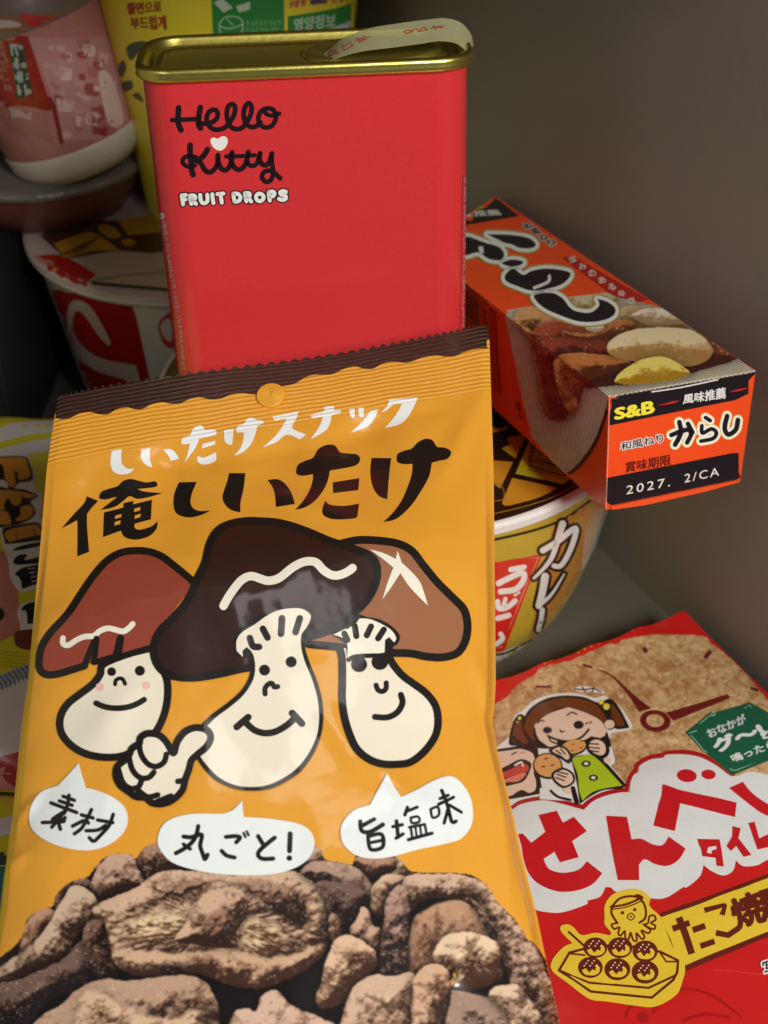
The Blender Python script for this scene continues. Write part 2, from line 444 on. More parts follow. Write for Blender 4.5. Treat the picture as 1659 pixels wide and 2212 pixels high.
nring = len(rr(0)); tv, tn = [], []
for z in (0.0004, -0.03, -0.06, -0.09, -THt + 0.002):
    for x, y, nx, ny in rr(0): tv.append(tl(x, y, z)); tn.append(RT @ Vector((nx, ny, 0)))
S = Surf(tv, grid_faces(nring, 5, True), tn, base=(208, 50, 54), rough=0.22, coat=0.35, spec=0.5, bump=('fine', 700, 0.00003))
BLK = (32, 18, 20); WHT = (232, 234, 228)
S.layer = 1
for d, wd in (('210,210! 203,330 205,410 240,500', 74), ('490,205 472,320 468,420 492,475', 74), ('125,370 300,362 470,358', 60), ('468,415 510,415 560,415 640,400 705,345 715,285 690,243 640,240 590,285 572,360 600,440 660,488 730,492 800,470 850,425 920,320 942,225 925,175 890,165 850,200 832,290 850,390 890,460 950,488 1020,475 1070,430 1135,320 1155,215 1135,160 1105,155 1070,200 1052,290 1065,380 1110,440 1170,462 1230,440 1270,400', 64), ('1370,215 1290,245 1245,320 1250,400 1300,455 1370,465 1430,430 1465,360 1465,290 1430,235 1370,215', 62), ('1320,225 1335,280 1400,312 1470,300 1515,285', 55)):
    S.line(TK, d, wd, BLK, g=30)
for d, wd in (('358,695 358,800 372,920 378,1010 398,1078', 76), ('582,750 545,815 490,870 440,895', 72), ('420,960 340,975 275,940 262,895 290,850 360,840 430,850', 58), ('445,900 500,930 535,1000 590,1045 650,1030 705,960 720,880 718,825', 66), ('718,825 720,900 755,990 810,1020 865,980 895,890 902,790', 66), ('902,790 890,860 910,950 970,1010 1040,990 1085,910 1112,785', 66), ('1112,785 1100,870 1115,940 1170,965 1225,925 1262,800', 60), ('825,842 1000,838 1195,826', 56), ('1265,800 1258,880 1295,945 1350,950 1395,890 1418,805', 66), ('1418,805 1415,900 1430,1000 1430,1090 1390,1160 1330,1165 1288,1110 1310,1050 1370,1025 1440,1045 1525,1125', 62)):
    S.line(TK, d, wd, BLK, g=30)
S.shape(TK, '625,660 628,615 665,597 715,612 765,582 820,588 845,630 835,690 795,745 740,765 685,745 645,705', WHT)
FD = ['250,1345 258,1400 268,1462', '250,1345 300,1340', '260,1400 298,1397', '355,1348 362,1400 374,1455', '355,1348 405,1346 425,1372 405,1402 365,1408', '395,1408 435,1456', '488,1338 494,1400 515,1440 550,1445 582,1415 580,1335', '645,1330 652,1390 660,1445', '712,1328 790,1320', '752,1326 760,1385 768,1440', '918,1322 925,1380 935,1430', '918,1322 975,1324 1008,1365 995,1412 935,1430', '1068,1316 1075,1370 1086,1422', '1068,1316 1118,1316 1132,1342 1110,1368 1075,1372', '1110,1370 1150,1424', '1375,1300 1380,1350 1390,1412', '1375,1300 1430,1296 1452,1325 1430,1355 1390,1362', '1600,1300 1562,1288 1525,1308 1545,1338 1592,1352 1598,1385 1560,1405 1508,1390']
for col, ww, ly in ((BLK, 84, 2), (WHT, 50, 3)):
    S.layer = ly
    for d in FD: S.line(TK, d, ww, col, g=30)
    S.line(TK, '1263,1322 1302,1345 1308,1385 1270,1420 1225,1405 1212,1360 1235,1328', ww, col, closed=True, g=30)
# small print down the two rounded corners
S.layer = 1
S.dot(TG, 1050, 1400, 17, (205, 190, 180), 22)
S.text(TG, '1072,1428 1092,1560 1064,1566 1044,1434', '8種類の', (190, 160, 152), 0.012)
S.marks(TG, '1094,1570 1142,1870 1116,1876 1066,1576', 9, (190, 160, 152), 3, 4)
S.text(TG, '1144,1880 1172,2060 1148,2066 1118,1886', '十分注意して', (190, 160, 152), 0.012)
S.marks(TG, '1174,2066 1204,2400 1182,2406 1150,2072', 10, (190, 160, 152), 3, 5)
S.text(TH, '1362,1150 1352,2140 1332,2140 1342,1150', '© 2025 SANRIO CO., LTD. TOKYO, JAPAN', (226, 160, 160), 0.01)
S.line(TH, '1338,1140 1322,2160', 5, (176, 28, 36))
S.build('body', tin, tl(0, TDp / 2, -THt))
gold = mat((238, 224, 116), 0.29, 1.0, 0.5, 0, ('fine', 420, 0.00005), 'gold_lacquer')
gold2 = mat((232, 218, 112), 0.40, 1.0, 0.5, 0, ('fine', 300, 0.00008), 'gold_lacquer_panel')
prof = [(0.0001, -0.0046), (0.0011, -0.0042), (0.0016, -0.0034), (0.0013, -0.0024), (0.0015, -0.0014), (0.0013, -0.0003), (0.0006, 0.0003), (-0.0002, 0.0002), (-0.0007, -0.0006), (-0.0010, -0.0026), (-0.0016, -0.0032), (-0.0026, -0.0032), (-0.0032, -0.0025), (-0.0040, -0.0025), (-0.0046, -0.0032)]
V = [];
for o, z in prof:
    for x, y, *_ in rr(o, 0.0085, 10): V.append(tl(x, y, z * 0.72 + 0.0029))
n = len(rr(0, 0.0085, 10))
mesh('rim', V, grid_faces(n, len(prof), True), gold, tin, tl(0, TDp / 2, -THt))
V = [tl(x, y, 0.0006) for x, y, *_ in rr(-0.0044, 0.0085, 10)]
rings = [(0.0128, -0.0031), (0.0124, -0.0018), (0.0114, -0.0014), (0.0106, -0.0021), (0.0098, -0.0026), (0.004, -0.0024)]
F = [tuple(range(len(V)))]
mesh('lid_panel', V, F, gold2, tin, tl(0, TDp / 2, -THt), False)
V = []
for r, z in rings:
    for k in range(40): V.append(tl(0.0165 + 1.35 * r * math.cos(k * math.pi / 20), TDp / 2 + 0.0003 + 0.96 * r * math.sin(k * math.pi / 20), z * 0.8 + 0.0032))
mesh('round_lid', V, grid_faces(40, len(rings), True) + [tuple(range(200, 240))], gold2, tin, tl(0, TDp / 2, -THt))
mesh('base', [tl(x, y, -THt + z) for z in (0.0022, 0) for x, y, *_ in rr(0.0008 if z else 0.0)] , grid_faces(nring, 2, True) + [tuple(range(nring, 2 * nring))], gold, tin, tl(0, TDp / 2, -THt))
# sealing tape arching over the lid
tape_c = [(668, 140), (700, 128), (735, 104), (790, 86), (850, 77), (910, 69), (955, 64), (990, 71), (1012, 92), (1018, 112)]
tc = smooth([(x, y, False) for x, y in tape_c], False, 6)
nrm = RT @ Vector((0, 1, 0)); V = []
for i, c in enumerate(tc):
    t = i / (len(tc) - 1)
    p = at_plane(c, tl(0, 0.0105 + 0.003 * t, 0), nrm)
    ww = 0.0056
    wv_ = RT @ (Vector((0.22, 1, 0.05 + 0.25 * math.sin(t * 3.1))).normalized() * ww)
    for k in (-1, -0.33, 0.33, 1): V.append(p + wv_ * k)
tape_m = bpy.data.materials.new('sealing_tape'); tape_m.use_nodes = True; b = tape_m.node_tree.nodes['Principled BSDF']
tcx = tape_m.node_tree.nodes.new('ShaderNodeTexNoise'); tcx.inputs['Scale'].default_value = 60
rmp = tape_m.node_tree.nodes.new('ShaderNodeValToRGB'); rmp.color_ramp.elements[0].color = (*lin((158, 156, 112)), 1); rmp.color_ramp.elements[1].color = (*lin((188, 186, 142)), 1)
tape_m.node_tree.links.new(tcx.outputs['Fac'], rmp.inputs[0]); tape_m.node_tree.links.new(rmp.outputs[0], b.inputs['Base Color'])
b.inputs['Roughness'].default_value = 0.35; b.inputs['Alpha'].default_value = 0.86
TS_ = Surf(V, grid_faces(4, len(tc)), None, base=tape_m, rough=0.4)
if TS_.N[20].dot(ray((850, 77))) > 0:
    TS_ = Surf(V, [f[::-1] for f in grid_faces(4, len(tc))], None, base=tape_m, rough=0.4)
S = TS_
for d in ('472,358 480,335 520,328 512,345 478,360', '512,345 545,342', '560,290 575,325 620,300', '575,300 610,275', '620,285 632,300', '645,262 690,250', '660,245 672,272 705,255', '680,262 735,238', '700,235 712,258'):
    S.line(TH, d, 9, (176, 92, 78), g=30)
for d in ('960,205 985,198 1015,205 975,218 962,208', '1010,200 1030,192', '1040,185 1060,205 1110,190', '1060,195 1095,178', '1090,180 1110,198', '1130,185 1180,172', '1150,170 1165,192', '1175,182 1222,170', '1190,168 1205,186'):
    S.line(TH, d, 8, (168, 84, 70), g=30)
S.build('sealing_tape', tin, tl(0, TDp / 2, -THt))

# ================================================================== orange snack bag
ex = Vector((1, 0, 0)); eu = Vector((0, 0.139, 0.058)).normalized(); BN = ex.cross(eu)
B0 = at_depth((590, 860), 0.33)
def bagpx(px): p = at_plane(px, B0, BN) - B0; return p
U = (bagpx((1060, 715)) - bagpx((135, 870))).normalized(); Vd = BN.cross(U); Vd = Vd if Vd.y < 0 else -Vd
BO = B0 + bagpx((126.7, 859))
def buv(px): p = at_plane(px, BO, BN) - BO; return p.dot(U), p.dot(Vd)
Lp = [buv(p) for p in [(126.7, 859), (118, 905), (101, 1014), (85, 1204), (60, 1474), (48, 1558), (26, 1775), (22, 1800), (8, 1900), (0, 1975), (-42, 2212), (-70, 2400)]]
Rp = [buv(p) for p in [(1052, 713), (1057, 737), (1060, 827), (1066, 1004), (1068, 1171), (1071, 1474), (1068, 1525), (1063, 1560), (1075, 1625), (1106, 1751), (1126, 1841), (1159, 1975), (1183, 2091), (1209, 2212), (1240, 2400)]]
Lp = [(a, b - Lp[0][1]) if i == 0 else (a, b) for i, (a, b) in enumerate(Lp)]
vl = np.array([b for a, b in Lp]); ul = np.array([a for a, b in Lp]); vr = np.array([b for a, b in Rp]); ur = np.array([a for a, b in Rp])
VMAX = 0.216
RIBEND = 0.0185
creases = [((1046, 846), (948, 1062), 0.0009, 26, 1), ((1064, 1556), (1100, 1990), 0.0010, 16, 1), ((1064, 1558), (1022, 1440), 0.0007, 16, 1), ((1064, 1560), (1130, 1900), -0.0008, 12, 1),
           ((36, 1792), (100, 1742), 0.0011, 12, 1), ((8, 1893), (70, 1868), 0.0007, 12, 1), ((36, 1792), (90, 1850), -0.0006, 14, 1),
           ((973, 2138), (1085, 2092), 0.0004, 9, 0), ((973, 2138), (1000, 1985), 0.0004, 14, 0), ((973, 2138), (925, 2020), -0.0003, 18, 0), ((973, 2138), (1110, 2190), 0.0003, 12, 0),
           ((973, 1820), (985, 2120), 0.0006, 20, 1), ((830, 1700), (970, 1822), 0.0005, 18, 1),
           ((250, 1012), (620, 985), -0.0005, 26, 1), ((620, 985), (960, 880), -0.0006, 30, 1), ((560, 1075), (760, 1160), 0.0005, 22, 1), ((330, 1500), (180, 1690), 0.0006, 34, 1), ((180, 1690), (20, 1800), -0.0004, 24, 1), ((700, 1570), (800, 1720), 0.0004, 24, 1)]
cruv = [(np.array(buv(a)), np.array(buv(b)), A, wd * 0.33 / FOC, m_) for a, b, A, wd, m_ in creases]
def bag_h(u, v, s):
    body = np.clip((v - 0.022) / 0.05, 0, 1); body = body * body * (3 - 2 * body)
    end = np.clip((VMAX - 0.012 - v) / 0.04, 0, 1); end = end * end * (3 - 2 * end)
    x = np.abs(2 * s - 1)
    h = 0.0005 + 0.0108 * body * end * np.clip(1 - x ** 2.9, 0, 1) ** 0.62
    k = np.clip((v - 0.016) / 0.01, 0, 1) * np.exp(-np.clip(v - 0.03, 0, 1) / 0.02)
    h = h + k * 0.00055 * (np.sin(u * 150 + 1.0) + 0.6 * np.sin(u * 271 + 2 + v * 80)) * (1 - x ** 4)
    h = h + 0.0014 * (fbm(u * 1000 + 300, v * 1000 + 40, 34, 5, 3) - 0.5) * body
    n1 = fbm(u * 1000 + 700, v * 620 + 90, 30, 15, 3); rg = np.clip(1 - np.abs(2 * n1 - 1) * 3.2, 0, 1)
    h = h + 0.00060 * rg ** 1.5 * body * np.clip(0.45 + 0.55 * x ** 2, 0, 1)
    h = h + 0.0007 * np.clip((v - 0.019) / 0.006, 0, 1) * np.exp(-np.clip(v - 0.021, 0, 1) / 0.010) * np.abs(np.sin(u * 210 + 3 * n1)) ** 3
    for a, b, A, wd, m_ in cruv:
        ab = b - a; t = np.clip(((u - a[0]) * ab[0] + (v - a[1]) * ab[1]) / (ab @ ab), 0, 1)
        d2 = (u - a[0] - t * ab[0]) ** 2 + (v - a[1] - t * ab[1]) ** 2
        tp = np.sin(np.pi * np.clip(t * 0.9 + 0.05, 0, 1)) ** 0.6 if m_ else (1 - t) * 0.9 + 0.05
        wl = wd * (1 if m_ else (0.25 + t))
        h = h + A * tp * np.exp(-d2 / (wl ** 2))
    edge = np.clip(np.minimum(s, 1 - s) / 0.02, 0, 1)
    return h * edge
nu, nv = 200, 190
sv = np.linspace(0, 1, nu)
sv = 0.5 - 0.5 * np.cos(sv * np.pi) * (1 - 0.35) - 0.35 * 0.5 * (1 - 2 * sv)
vv = np.concatenate([[0.0], np.linspace(0.0012, VMAX, nv - 1)])
Vg = np.zeros((nv, nu, 3)); Bo, Un, Vn, Nn = map(np.array, (BO, U, Vd, BN))
def bag_uv(s, v):
    a = np.interp(v, vl, ul); b = np.interp(v, vr, ur); return a + (b - a) * s
for j, v in enumerate(vv):
    vv_j = np.full(nu, v)
    if j == 0: vv_j = -0.0003 + 0.0011 * np.abs(((np.arange(nu) / 4.0) % 1) * 2 - 1)
    if j == 0:
        u = bag_uv(sv, 0.001)
    else: u = bag_uv(sv, v)
    h = bag_h(u, vv_j, sv)
    curl = 0.0012 * np.sin(u * 60 + 0.5) * np.clip(1 - v / 0.03, 0, 1)
    Vg[j] = Bo + u[:, None] * Un + vv_j[:, None] * Vn + (h + curl)[:, None] * Nn
bag = empty('snack_bag', Vector(tuple(Vg[-1, nu // 2])), 'large glossy orange bag with three cartoon mushrooms and three speech bubbles', 'bag')
RIB = ('ribs', tuple(Vd), 0.00118, 0.0, 0.00011)
bl = Vector(tuple(Vg[-1, nu // 2]))
RIBM = ('ribs', tuple(round(x, 5) for x in Vd), 0.00118, (BO - bl).dot(Vd) + RIBEND, 0.00008)
S = Surf(Vg.reshape(-1, 3), [f[::-1] for f in grid_faces(nu, nv)], None, base=(228, 158, 48), rough=0.34, coat=0.7, spec=0.35, bump=RIBM, mottle=0.02, coat_rough=0.09, gg=7)
INK = (26, 20, 16); CRM = (243, 236, 216); STM = (240, 229, 206)
S.MI = [S.mi((58, 34, 24)) if i < 4 * (nu - 1) else m for i, m in enumerate(S.MI)]
S.layer = 1
S.fill(smooth([(a, b, False) for a, b in [TA(*p) for p in [(340, 492), (400, 505), (455, 497), (520, 468), (590, 460), (640, 473), (700, 473), (760, 440), (825, 428), (870, 440), (920, 440), (980, 410), (1050, 395), (1110, 405), (1170, 402), (1230, 375), (1300, 364), (1360, 378), (1430, 373), (1500, 345), (1570, 336), (1640, 345), (1720, 338), (1790, 305)]] + [TB(*p) for p in [(190, 290), (250, 275), (320, 235), (380, 217), (450, 218), (500, 212), (570, 180), (640, 163), (700, 178), (760, 178), (820, 145), (890, 132), (960, 140), (1010, 132), (1080, 105), (1160, 92), (1230, 100), (1290, 97), (1350, 70), (1430, 50), (1522, 46)]]], False) + [(1064, 690), (560, 780), (110, 850)], (58, 34, 24), g=8)
# white line of small lettering
for d in ['725,710! 790,698! 785,750 790,790 810,815 835,828 872,825! 850,848 815,862 770,862 735,845 718,805 718,755', '915,702! 973,692! 970,740 975,780 988,818! 950,805 925,780 912,745', '1055,703! 1100,698 1135,720 1162,762! 1105,775! 1090,740',
          '1175,650 1185,628 1230,610 1250,570 1280,548 1310,548 1330,575 1370,572 1400,578 1402,600 1385,612 1290,632! 1280,665 1250,715 1195,788! 1215,735 1225,690 1232,662! 1200,668 1180,665', '1315,665! 1398,645! 1392,670! 1308,695!', '1285,742! 1320,755 1400,720! 1400,770 1370,790 1330,800 1295,793 1278,770', '1452,578! 1515,568! 1510,620 1505,672! 1470,665 1455,640',
          '1530,580 1540,550 1580,535 1600,505 1635,497 1662,510 1704,518 1704,533 1668,548! 1655,600 1630,660 1580,715 1515,745! 1560,690 1578,630 1580,590! 1540,592']:
    S.shape(TA, d, (238, 240, 236))
for d in ['105,490! 275,455! 262,500 235,550 250,575 325,605! 285,637! 200,605 130,655 45,687! 110,630 160,570 200,500! 120,515!', '350,480! 440,455! 445,425! 507,420! 505,447! 553,447! 548,465! 490,480! 480,530 450,580 355,635! 400,570 425,520 432,490! 365,500!', '602,440! 640,435! 638,500! 615,490', '662,432! 700,430! 695,492! 670,485', '738,455! 790,440! 770,500 720,555 610,595! 680,530 715,490', '862,378! 1048,365! 1030,410 985,490 930,540 835,562! 890,500 930,440 945,405! 890,410! 850,445 812,462! 850,420']:
    S.shape(TB, d, (238, 240, 236))
# black title
for d in ['400,1213! 480,1120 545,1050 562,1005! 637,1035! 590,1085 565,1120! 565,1200 578,1365! 502,1395! 503,1200 500,1160! 455,1185', '643,1005 660,975 710,955 760,940 800,905 850,893 900,905 950,915 1005,908 1020,930 1005,945 930,955 890,958! 940,975 1053,985! 960,1012 890,1022 840,1005 800,1035 740,1075 650,1095! 720,1040 755,1010 690,1025 650,1022',
          '1160,915! 1275,912! 1245,985 1235,1040 1250,1080 1290,1100 1365,1097! 1310,1125 1240,1142 1180,1135 1140,1110 1125,1060 1130,990', '1485,855! 1590,855! 1580,950 1560,1040 1558,1110! 1500,1095 1460,1060 1442,1015 1455,960 1475,900']:
    S.shape(TA, d, INK)
S.shape(TA, '675,1110! 800,1078! 800,1050! 866,1035! 862,1058! 985,1027! 978,1155! 872,1184! 874,1210 900,1222 950,1212 990,1195 1022,1167! 1015,1215 970,1262 900,1285 840,1282 800,1262 785,1228! 668,1270!', INK, holes=['748,1130! 790,1120! 785,1142! 745,1152!', '872,1085! 912,1075! 907,1098! 868,1108!', '745,1172! 782,1160! 780,1185! 742,1195!', '875,1128! 914,1118! 910,1140! 872,1152!'])
for d in ['75,900! 140,895 190,925 230,985 253,1055! 130,1075! 125,1010 110,950', '260,840 275,800 320,775 370,755 400,705 440,678 490,670 520,685 545,720 600,728 655,735 675,765 655,800 600,818 480,838! 460,920 420,990 370,1045 310,1080 255,1092! 310,1030 350,960 368,900 370,862! 310,872 270,865', '498,915! 670,888! 663,965! 500,985!', '450,1035! 475,1058 540,1068 600,1065 668,1052! 658,1135! 640,1148 560,1155 490,1152 440,1130 430,1095 440,1055',
          '750,757! 877,758! 865,850 850,1025! 800,1005 765,960 745,890 742,820', '912,760 920,730 960,710 1010,695 1050,655 1100,632 1140,640 1160,665 1175,685 1220,690 1260,710 1260,740 1235,765 1190,775 1140,788! 1120,880 1070,970 1010,1060 940,1130 890,1160 825,1172! 880,1120 940,1040 985,940 1010,860 1015,795! 960,797 920,785']:
    S.shape(TB, d, INK)
# left cartoon mushroom (frame of TA, lower part runs on past 2212)
lst = '690,2082 650,2162 600,2227 520,2287 440,2352 395,2432 395,2522 440,2597 520,2657 620,2690 740,2697 840,2672 930,2612 1010,2532 1060,2432 1085,2322 1085,2212 1060,2142 1010,2082 985,1990'
S.layer = 2; S.shape(TA, lst, STM)
S.layer = 3; S.line(TA, lst, 50, INK, closed=True)
lcap = '1265,1572! 1200,1515 1120,1450 1050,1398 970,1368 880,1360 780,1375 690,1430 610,1520 540,1620 440,1770 330,1890 275,1980 258,2060 262,2125 300,2160 370,2160 480,2128 550,2105! 612,2078! 750,2045! 985,1988! 1010,1900'
S.layer = 4; S.shape(TA, lcap, (150, 66, 48))
S.layer = 5; S.line(TA, '1262,1568 1200,1515 1120,1450 1050,1398 970,1368 880,1360 780,1375 690,1430 610,1520 540,1620 440,1770 330,1890 275,1980 258,2060 262,2125 300,2160 370,2160 480,2128 550,2105! 622,1930! 612,2078! 750,2045! 783,1925! 778,2040! 985,1990!', 48, INK)
S.layer = 6; S.line(TA, '412,1925 412,1960 445,1972 500,1938 550,1917 610,1912 650,1880 700,1863 750,1872 800,1883 838,1860 862,1835', 36, CRM)
S.line(TA, '628,1930 612,2078', 40, INK, lay=7); S.line(TA, '783,1925 770,2040', 44, INK, lay=7)
S.dot(TA, 725, 2143, 29, INK, lay=4); S.dot(TA, 908, 2137, 33, INK, lay=4)
S.line(TA, '748,2226 752,2200 775,2187 797,2192 812,2222', 26, INK, lay=4)
S.dot(TC, 650, 30, 27, (243, 190, 180), lay=4); S.dot(TC, 948, 20, 27, (243, 190, 180), lay=4)
S.line(TC, '625,135 680,158 750,168 830,160 890,138 935,112', 38, INK, lay=4)
# right cartoon mushroom
S.layer = 4
S.shape(TB, '560,1315 660,1290 800,1290 920,1310 1010,1360 1080,1450 1170,1560 1270,1660 1345,1740 1370,1840 1360,1940 1310,2020 1210,2050 1100,2045 1000,2025 850,2020! 560,1990! 340,1965! 480,1850! 780,1500!', (158, 103, 70))
S.layer = 5
S.line(TB, '540,1318! 660,1292 800,1296 920,1315 1010,1362 1080,1450 1170,1560 1270,1660 1345,1740 1368,1840 1355,1940 1305,2020 1210,2050 1100,2045 1000,2025 870,2022', 52, INK)
S.line(TB, '340,1965 560,1985', 52, INK)
rst = '560,2000! 566,2100 560,2212 558,2312 566,2412 592,2532 640,2650 720,2752 820,2722 820,2722'
rst = '540,1985! 558,2060 560,2212 558,2312 570,2422 600,2532 650,2640 730,2710 820,2742 910,2745 1000,2730 1090,2660 1160,2560 1178,2460 1160,2362 1100,2282 1020,2222 950,2170 890,2100 858,2040!'
S.layer = 6; S.shape(TB, rst, STM)
S.layer = 7; S.line(TB, rst, 50, INK)
S.layer = 8; S.shape(TB, '470,1890! 560,1835! 640,1770 720,1790 800,1805 880,1850 930,1910 915,1965 870,1990! 835,2050! 590,2060! 580,1960!', INK)
S.layer = 9; S.shape(TB, '500,1905! 585,1865! 590,1870 650,1830! 670,1800! 740,1805 830,1845 880,1880 907,1925 895,1955! 862,1920! 835,1940! 832,2020! 800,2025 720,2040 640,2035 590,2055! 592,1970 560,1925', CRM)
for d in ['572,1898 592,1940', '640,1850 650,1915', '745,1852 717,1910', '828,1872 790,1930']: S.line(TB, d, 40, INK, lay=10)
S.dot(TB, 668, 2098, 52, INK, 50, lay=10); S.dot(TB, 802, 2082, 54, INK, 52, lay=10)
S.line(TB, '600,2068 660,2045 860,2040', 30, INK, lay=10); S.line(TB, '850,2050 870,1965', 55, INK, 40, lay=10)
S.line(TD, '778,20 790,50 820,60 842,40 843,5', 34, INK, lay=8); S.line(TD, '770,225 850,228 915,195 948,135 938,82', 40, INK, lay=8)
S.shape(TB, '738,1352! 830,1378 905,1415! 917,1362! 945,1440! 1000,1490 1065,1570 1112,1715! 1000,1600 935,1505! 880,1590 820,1672! 855,1560 890,1470! 830,1420', CRM, lay=6)
# centre cartoon mushroom
ccap = '1275,1555 1330,1440 1360,1320 1410,1235 1490,1190 1600,1170 1700,1172 1800,1180 1900,1205 2010,1245 2140,1300 2280,1345 2390,1390 2435,1440 2445,1520 2420,1610 2370,1690 2290,1770 2200,1840 2100,1890 1990,1925 1900,1980 1650,2105 1560,2128 1400,2165 1250,2185 1130,2175 1050,2135 1005,2060 1000,1970 1040,1880 1120,1800 1200,1710 1245,1630'
S.layer = 8; S.shape(TA, ccap, (50, 24, 17))
S.layer = 9; S.line(TA, ccap, 50, INK, closed=True)
cst = '1515,2010 1512,1950 1545,1880 1610,1820 1690,1775 1790,1728 1890,1708 1985,1722 2035,1765 2040,1810 2015,1870 1978,1920 1978,1990 2005,2080 2050,2190 2085,2310 2097,2430 2083,2550 2030,2680 1950,2790 1850,2860 1750,2905 1640,2918 1520,2905 1400,2850 1320,2770 1270,2690 1255,2620 1290,2510 1370,2425 1470,2350 1560,2270 1610,2190 1625,2110 1605,2040! 1560,2052'
S.layer = 10; S.shape(TA, cst, INK)
S.layer = 11; S.shape(TA, '1535,2010! 1535,1945 1570,1890 1659,1835 1720,1790 1800,1750 1890,1735 1960,1740 2010,1775 2010,1810 1985,1860 1952,1910 1952,1990 1975,2080 2020,2190 2055,2310 2068,2430 2055,2550 2005,2665 1930,2765 1840,2832 1740,2878 1640,2892 1525,2880 1420,2830 1345,2755 1295,2680 1290,2600 1320,2530 1390,2450 1490,2375 1580,2295 1640,2200 1655,2110 1640,2030 1600,1985! 1572,2010! 1575,2050!', STM)
for d in ['1620,1928 1640,1980 1680,1985', '1705,1868 1735,1925', '1828,1800 1822,1900', '1943,1800 1915,1890']: S.line(TA, d, 44, INK, lay=12)
S.dot(TB, 228, 2082, 36, INK, lay=12); S.dot(TB, 56, 2135, 36, INK, lay=12)
S.line(TD, '60,78 60,40 85,12 105,10 120,32 142,30', 34, INK, lay=12)
S.line(TC, '1592,262 1650,312 1720,332 1790,320 1860,280 1905,240', 44, INK, lay=12)
S.line(TC, '1610,228 1535,292', 46, INK, lay=12); S.line(TD, '235,202 298,270', 46, INK, lay=12)
S.line(TA, '1450,1720 1490,1650 1560,1560 1625,1528 1690,1545 1740,1558 1810,1540 1900,1470 1975,1435 2045,1438 2098,1490 2150,1520 2200,1520 2250,1500 2285,1475', 54, CRM, lay=10)
# thumbs-up hand
fist = '1125,462 1150,390 1200,325 1270,297 1340,312 1366,360 1340,420 1285,468 1242,510 1225,570 1200,640 1185,700 1130,760 1060,790 990,785 950,752 890,745 845,715 785,670 757,610 765,550 812,508 838,480 860,432 905,400 915,362 960,335 1030,345 1080,390'
S.layer = 13; S.shape(TC, fist, STM)
S.layer = 14; S.line(TC, fist, 46, INK, closed=True)
for d in ['905,400 918,470 960,530 1015,548 1065,520 1080,470', '840,490 862,570 910,620 965,620 1000,585', '770,560 800,650 850,690 900,680 920,640', '895,700 960,745 1025,732', '1155,645 1195,640', '1000,785 1060,760 1110,740']: S.line(TC, d, 38, INK)
# speech bubbles
BUB = (234, 238, 234)
S.layer = 15
S.shape(TC, '518,525! 540,610 565,688! 640,705 740,750 810,810 833,880 815,960 750,1030 660,1075 560,1090 430,1075 310,1030 225,960 198,880 215,790 280,710 385,672! 460,590', BUB)
S.shape(TC, '1570,770! 1580,875! 1700,882 1809,895 1939,920 2014,970 2039,1040 2019,1120 1959,1180 1859,1225 1719,1250 1500,1250 1300,1225 1130,1175 1050,1100 1025,1030 1050,940 1120,885 1250,855 1445,855! 1510,830', BUB)
S.shape(TD, '850,595! 890,670 940,745! 1040,700 1150,640 1250,612 1320,650 1380,740 1400,840 1390,930 1330,1010 1240,1045 1050,1085 880,1130 750,1145 640,1120 565,1050 548,970 570,900 640,830 740,797! 790,700', BUB)
S.layer = 16
for d in ['455,735 445,800 425,850 400,860', '418,742 490,768', '395,772 475,800', '340,785 420,815 505,847', '425,840 350,890 400,880', '285,912 420,905 395,890', '345,942 375,905 405,870', '385,905 392,930 400,955', '430,880 415,900', '600,828 570,890 535,950 490,985', '535,862 610,882', '545,900 478,935', '565,895 580,915', '640,895 735,912', '738,858 712,930 660,990 615,1032 585,1010', '690,930 640,960 565,965']:
    S.line(TC, d, 25, INK)
for d, ww in (('1287,935 1268,1010 1215,1068 1143,1110', 29), ('1192,1002 1240,1006 1308,990 1300,1060 1318,1118 1330,1148 1348,1120', 29), ('1192,1052 1235,1082', 26), ('1465,1005 1530,1000 1557,1010 1532,1040', 28), ('1438,1095 1470,1125 1522,1138', 28), ('1580,980 1592,1005', 18), ('1600,970 1612,993', 18)): S.line(TC, d, ww, INK)
for d, ww in (('15,1000 50,1058', 29), ('122,1010 60,1060 20,1100 18,1130 50,1147 112,1145', 29), ('222,985 218,1095', 34), ('675,905 685,965 740,972 822,925', 29), ('766,890 690,932', 27), ('725,1000 742,1085 818,1070 812,988 725,1003', 26), ('735,1044 812,1028', 22), ('885,938 945,925', 24), ('908,902 918,1005', 26), ('905,1012 950,985', 24), ('980,812 962,862', 24), ('975,838 1043,810', 22), ('1000,880 1048,872 1055,905 1008,914 1000,882', 18), ('990,942 1092,922', 20), ('1000,945 1010,1012', 18), ('1030,938 1038,1005', 16), ('1060,932 1068,995', 16), ('1092,924 1102,985', 18), ('985,1022 1138,980', 24), ('1128,825 1172,812 1180,862 1142,878 1128,828', 18), ('1188,758 1240,735', 22), ('1178,795 1275,748', 22), ('1200,705 1235,800 1262,905 1290,905', 24), ('1240,815 1215,915', 22), ('1250,800 1325,845', 22)): S.line(TD, d, ww, INK)
S.dot(TD, 217, 1142, 19, INK)
